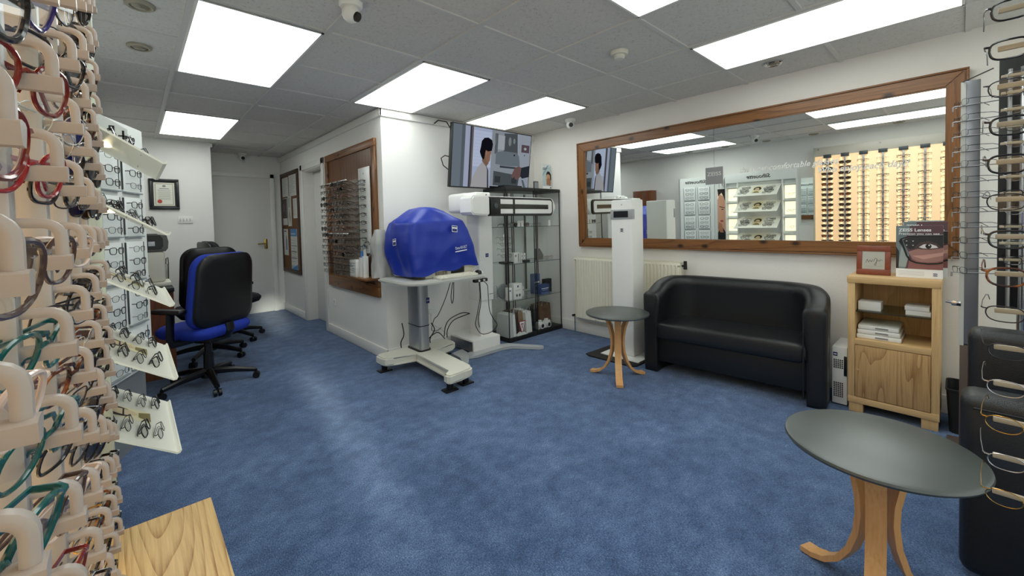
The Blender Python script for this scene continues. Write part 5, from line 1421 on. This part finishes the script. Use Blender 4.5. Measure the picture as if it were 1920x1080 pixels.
# ---------------------------------------------------------------- oak cabinet
oc = thing('oak_cabinet', 'light oak cabinet with open shelves and a lower door, beside the sofa', 'cabinet', (3.53, .28, 0))
X0c, X1c, Ya, Yb = 3.362, 3.714, .078, .488
B().box(X0c-.004, X1c, Ya-.004, Yb+.004, .825, .867, .003).obj('top', M_OAKY, oc)
for y in (Ya, Yb-.035): B().box(X0c, X1c, y, y+.035, .06, .825, .002).obj('side_panel', M_OAK, oc)
B().box(X0c, X1c, Ya+.035, Yb-.035, .435, .47, .002).obj('middle_shelf', M_OAKY, oc)
B().box(X0c-.003, X1c, Ya, Yb, .06, .10, .002).obj('bottom_panel', M_OAKY, oc)
B().box(X1c-.012, X1c, Ya+.035, Yb-.035, .10, .825).obj('back_panel', M_OAK, oc)
b = B(); b.box(X0c+.02, X1c-.014, Ya+.036, Yb-.036, .640, .648); b.obj('glass_shelf', clearmat('smoked_shelf_glass', '#cfd2c4', .12, .10, '#6a6f60'), oc)
dr = B().box(X0c-.003, X0c+.016, Ya+.037, Yb-.037, .104, .432, .0015).obj('door', M_OAKD, oc)
B().cyl((X0c-.003, Yb-.05, .28), (X0c-.012, Yb-.05, .28), .006).obj('knob', M_OAK, dr)
for x in (X0c+.005, X1c-.065):
    for y in (Ya+.005, Yb-.075): B().box(x, x+.06, y, y+.07, 0, .06, .002).obj('foot', M_OAK, oc)
# things on and in the cabinet
t = thing('signature_frame', 'small red-brown wooden frame with a signature, on the oak cabinet', 'picture frame', (3.50, .382, .867))
sf = Matrix.Translation((3.50, .382, .868)) @ Matrix.Rotation(math.radians(-90), 4, 'Z') @ Matrix.Rotation(math.radians(90-9), 4, 'X')
M_REDWOOD = mat('red_brown_wood', '#7e3a22', .4, vary=.15, vscale=25)
b = B()
for a in ((-.083, .083, 0, .036), (-.083, .083, .150, .186), (-.083, -.055, .036, .150), (.055, .083, .036, .150)): b.box(*a, -.012, .006, .003)
b.xf(sf); b.obj('frame', M_REDWOOD, t)
pc = Pic(sf @ Matrix.Translation((-.057, .034, .0)), .114, .118); pc.rect(0, 0, 1, 1, mat('silver_plate', '#a7aaa5', .3, .4))
pc.line([(.18, .35), (.24, .55), (.30, .38), (.36, .52), (.42, .40), (.48, .55)], .0018, M_KPRINT); pc.line([(.50, .42), (.58, .62), (.66, .58), (.60, .22), (.54, .25), (.68, .52), (.76, .45), (.80, .55), (.90, .50)], .0018, M_KPRINT); pc.line([(.15, .16), (.88, .18)], .0016, M_GPRINT)
pc.done('plate', t)
b = B(); b.box(-.02, .02, .0, .10, -.07, -.066); b.xf(Matrix.Translation((3.50, .382, .868)) @ Matrix.Rotation(math.radians(-90), 4, 'Z') @ Matrix.Rotation(math.radians(90+18), 4, 'X') @ Matrix.Translation((0, 0, -.005))); b.obj('strut', M_REDWOOD, t)
def advert_stand(label, x, y0, y1, h, group):
    t = thing('advert_stand', label, 'advert', (x, (y0+y1)/2, .867), 0, group)
    pm = frame((x, y1, .868), (0, -1, 0), (0, 0, 1)); w = y1-y0
    B().box(x, x+.010, y0, y1, .868, .868+h, .001).box(x, x+.07, y0, y1, .868, .872).obj('card', M_CARD, t)
    pc = Pic(pm, w, h)
    G = lambda n, c: mat('ad_'+n, c, .5)
    pc.rect(0, 0, 1, 1, M_WPRINT); pc.rect(0, .17, 1, 1, G('plum', '#5d4148'))
    pc.poly([(0, .17), (.20, .17), (.30, .45), (.16, .70), (.30, .88), (.30, 1), (0, 1)], G('haze', '#6f7d80')); pc.poly([(.05, .2), (.22, .2), (.28, .42), (.12, .6)], G('haze2', '#9aa3a0')); pc.poly([(0, .17), (.06, .17), (.07, .5), (0, .6)], G('darkhair', '#2a2626'))
    pc.poly([(.26, .17), (1, .17), (1, .36), (.6, .30), (.3, .36)], G('cheek2', '#8c5a55'))
    pc.poly([(.27, .50), (.36, .36), (.55, .30), (.85, .31), (1, .36), (1, .58), (.7, .60), (.45, .55)], G('cheek', '#a0746c')); pc.poly([(.35, .42), (.6, .36), (1, .44), (1, .50), (.6, .44)], G('cheek3', '#c49488'))
    pc.poly([(.16, .72), (.35, .80), (.7, .83), (1, .82), (1, .60), (.85, .62), (.7, .66), (.55, .64), (.40, .56), (.30, .55), (.2, .62)], G('brow', '#26282a'))
    pc.poly([(.40, .58), (.52, .68), (.70, .71), (.88, .66), (.97, .58), (.75, .55), (.55, .55)], G('lid', '#4b3a38')); pc.poly([(.50, .59), (.60, .645), (.74, .655), (.86, .62), (.90, .585), (.72, .565), (.58, .57)], G('eyewhite', '#d9d6d2')); pc.oval(.70, .610, .065, .045, G('iris', '#231a18')); pc.oval(.715, .628, .016, .012, M_WPRINT)
    pc.line([(.10, .74), (.14, .66), (.18, .56), (.24, .42), (.32, .33), (.45, .29), (.7, .275), (.9, .29), (1, .315)], .0085, M_KPRINT); pc.line([(.10, .74), (.3, .80), (.6, .83), (1, .82)], .006, M_KPRINT); pc.poly([(.06, .70), (.13, .75), (.17, .64), (.12, .62)], M_KPRINT)
    for a, c_ in ((.22, .70), (.36, .70), (.22, .62), (.36, .62)): pc.rect(a, c_, a+.03, c_+.012, M_WPRINT)
    pc.line([(.27, .815), (1, .825)], .0012, M_WPRINT)
    for k in range(4): pc.line([(.06, .125-.025*k), (.62, .125-.025*k)], .0009, M_GPRINT)
    pc.rect(.80, .085, .89, .10, M_NAVY); pc.rect(.80, .05, .89, .065, M_NAVY)
    pc.done('print', t)
    tm_ = frame((x-.0095, y1, .868), (0, -1, 0), (0, 0, 1))
    text('print_lettering', 'ZEISS Lenses', .026, tm_ @ Matrix.Translation((w*.06, h*.915, 0)), M_WPRINT, t, align='LEFT', width=w*.70, bold=.0005)
    text('print_lettering', 'Precision you can see', .020, tm_ @ Matrix.Translation((w*.06, h*.845, 0)), M_WPRINT, t, align='LEFT', width=w*.86)
    return t
advert_stand('advert card of an eye behind glasses at the front of the oak cabinet top', 3.470, .072, .272, .313, 'eye adverts on the oak cabinet')
advert_stand('second eye advert card, almost hidden behind the front one on the oak cabinet', 3.580, .055, .245, .335, 'eye adverts on the oak cabinet')
carton('white_box', 'small white box with dark edge bands on the glass shelf of the oak cabinet', 'box', 3.42, 3.54, .335, .445, .648, .705, M_CARD, None, .004)
for k in range(2): carton('leaflet_pile', f'{["lower", "upper"][k]} white pile of leaflets on the glass shelf of the oak cabinet', 'leaflets', 3.42, 3.56, .118+.006*k, .225+.004*k, .648+.028*k, .674+.026*k, M_CARD, None, .001, 'leaflet piles on the glass shelf')
for k in range(3):
    t = thing('ring_binder', f'white ring binder lying in the oak cabinet, {["bottom", "middle", "top"][k]} of three', 'binder', (3.5, .36, .47+.028*k), 0, 'white binders')
    b = B(); b.box(3.40+.004*k, 3.67, .240+.006*k, .450-.003*k, .4705+.029*k, .498+.029*k, .006); b.obj('cover', M_CARD, t)
    b = B(); b.box(3.397+.004*k, 3.402+.004*k, .30, .36, .480+.029*k, .489+.029*k); b.obj('spine_label', M_GPRINT, t)

# ---------------------------------------------------------------- white console box beside the cabinet
t = thing('console_box', 'white vented console box on the floor between the sofa and the oak cabinet', 'box', (3.50, .545, 0))
B().box(3.415, 3.70, .497, .578, .008, .387, .006).obj('case', M_WHITE, t)
B().box(3.43, 3.69, .505, .57, 0, .01).obj('foot', M_BLACK, t)
for zz, n in ((.055, 8), (.245, 5)):
    b = B()
    for i in range(n):
        for j in range(5): b.box(3.4135, 3.4155, .519+.0105*j, .5265+.0105*j, zz+.0125*i, zz+.009+.0125*i)
    b.obj('vent', mat('vent_dark', '#3a3a3c', .5), t)
b = B(); b.box(3.4125, 3.4155, .499, .515, .20, .33, .001); b.obj('port_panel', M_BLACK, t)
b = B(); b.box(3.4135, 3.4155, .548, .571, .325, .35); b.obj('logo', M_NAVY, t)
b = B(); b.box(3.4128, 3.4137, .552, .567, .334, .341); b.obj('logo_bar', M_WPRINT, t)
t = thing('black_bin', 'black bin on the floor beside the oak cabinet', 'bin', (3.50, -.03, 0))
b = B(); b.rings([[(3.51+p[0]*s, -.035+p[1]*s, z) for p in rr(.24, .18, .03, 4)] for s, z in ((.85, 0), (1, .24), (1.04, .245), (1.04, .255), (.97, .255), (.82, .012))]); b.obj('bin', M_BLACKM, t)

# ---------------------------------------------------------------- glasses stands before the shop window
M_SADBAR = mat('beige_saddle_bar', '#a99a86', .35)
def far_stand():
    x = 3.2
    t = thing('glasses_stand', 'tall grey glasses stand with thin rods, farthest along the window side', 'glasses stand', (x, -.03, 0), 0, 'window side glasses stands')
    b = B(); b.box(x-.012, x+.012, -.060, .006, .56, 1.925, .003); b.obj('flat_pole', mat('grey_metal_pole', '#8f9197', .35, .6), t)
    b = B(); b.box(x-.016, x-.010, -.010, .008, .56, 1.92); b.obj('pole_edge', M_GREYP, t)
    b = B(); b.box(x-.012, x+.010, -.045, .004, .0, .57, .002); b.box(x-.14, x+.14, -.20, .05, 0, .012, .003); b.obj('lower_pole', mat('brown_grey_pole', '#5d5049', .4), t)
    b = B(); b.box(x-.02, x+.0, .0, .035, .765, .79, .003); b.cyl((x-.01, .03, .78), (x-.01, .055, .785), .008); b.obj('clamp', M_CHROME, t)
    b = B(); b.tube([(x, .004, 1.925), (x-.3, -.09, 1.90)], .003); b.obj('top_wire', M_BLACK, t)
    for i in range(12):
        z = 1.80-.078*i
        b = B(); b.tube([(x-.02, .035, z), (x-.02, -.22, z+.004)], .0026, 6); b.tube([(x-.02, .035, z+.002), (x-.02, .035, z-.022)], .0035, 6); b.obj('rod', M_STEEL, t)
        k = 'darkrimless' if i < 9 else 'gun'
        glasses(k, facing((x-.02, .010, z+.014), (-.35, 1, 0), tilt=.05, turn=.1), f'{KINDS[k][6]} glasses on the far grey stand by the window, {ORD[i]} rod from its top', 'glasses on the far grey stand', False, True)
far_stand()
def mid_stand():
    x = 2.95
    t = thing('glasses_stand', 'glasses stand with a black back board and chrome tube, behind the armchair', 'glasses stand', (x, -.2, 0), 0, 'window side glasses stands')
    B().box(x+.06, x+.075, -.46, -.113, .80, 1.96, .002).obj('back_board', M_BLACKM, t)
    b = B(); b.cyl((x+.03, -.200, 0), (x+.03, -.200, 1.90), .03); b.obj('chrome_tube', M_CHROME, t)
    b = B(); b.cyl((x+.03, -.145, .80), (x+.03, -.145, 1.90), .008); b.obj('thin_rod', M_STEEL, t)
    b = B(); b.box(x-.12, x+.10, -.42, -.10, 0, .015, .003); b.obj('base', M_BLACKM, t)
    for i in range(12):
        z = 1.86-.075*i
        b = B(); b.box(x-.03, x-.012, -.28, -.115, z-.006, z+.006, .002); b.box(x-.015, x+.012, -.207, -.193, z-.006, z+.004); b.obj('saddle_bar', M_SADBAR, t)
        k = ['silver', 'gun', 'rimless', 'black'][i % 4]
        glasses(k, facing((x-.036, -.190, z-.004), (-1, .1, 0), tilt=.15, turn=.05), f'{KINDS[k][6]} glasses on the black-backed stand, {ORD[i]} bar from its top', 'glasses on the black-backed stand', False, True)
mid_stand()
def near_stand():
    x = 1.30
    t = thing('glasses_stand', 'glasses stand with beige saddle bars, closest of the window side stands to the camera', 'glasses stand', (x+.06, -.18, 0), 0, 'window side glasses stands')
    b = B(); b.box(x+.045, x+.07, -.215, -.185, 0, 1.95, .003); b.obj('pole', M_SILVER, t)
    b = B(); b.box(x-.1, x+.2, -.36, -.06, 0, .015, .003); b.obj('base', M_BLACKM, t)
    ks = ['black', 'black', 'gun', 'black', 'black', 'gun', 'black', 'tort', 'gun', 'gun', 'silver', 'gold', 'silver', 'gold']
    for i in range(14):
        z = 1.655-.0752*i
        b = B(); b.box(x-.004, x+.004, -.20, -.046, z-.005, z+.005, .0015); b.box(x, x+.05, -.205, -.193, z-.005, z+.005); b.obj('saddle_bar', M_SADBAR, t)
        k = ks[i]
        glasses(k, facing((x-.012, -.098+.002*(i % 3), z-.006), (-1, .06*(i % 3), 0), tilt=.2, turn=.08), f'{KINDS[k][6]} glasses on the closest window side stand, {ORD[i]} beige bar from its top', 'glasses on the closest window side stand', False)
near_stand()

# ---------------------------------------------------------------- armchair
ac = thing('armchair', 'black leather armchair behind the closest round table', 'armchair', (2.38, -.35, 0))
def cushion(x0, x1, y0, y1, z0, z1, r=.03):
    b = B(); b.box(x0, x1, y0, y1, z0, z1, r, 4); return b
cushion(2.06, 2.21, -.66, .0, .02, .64, .035).obj('arm', M_LEATHER, ac)
cushion(2.57, 2.72, -.66, -.02, .02, .765, .04).obj('arm', M_LEATHER, ac)
cushion(2.19, 2.59, -.60, -.03, .06, .30, .02).obj('seat_base', M_LEATHER, ac)
cushion(2.20, 2.58, -.56, -.035, .30, .45, .045).obj('seat_cushion', M_LEATHER, ac)
cushion(2.06, 2.72, -.74, -.60, .02, .765, .04).obj('back', M_LEATHER, ac)
b = B(); b.tube([(2.058, -.62, .60), (2.058, -.03, .60)], .004, 6); b.obj('piping', M_LEATHER, ac)
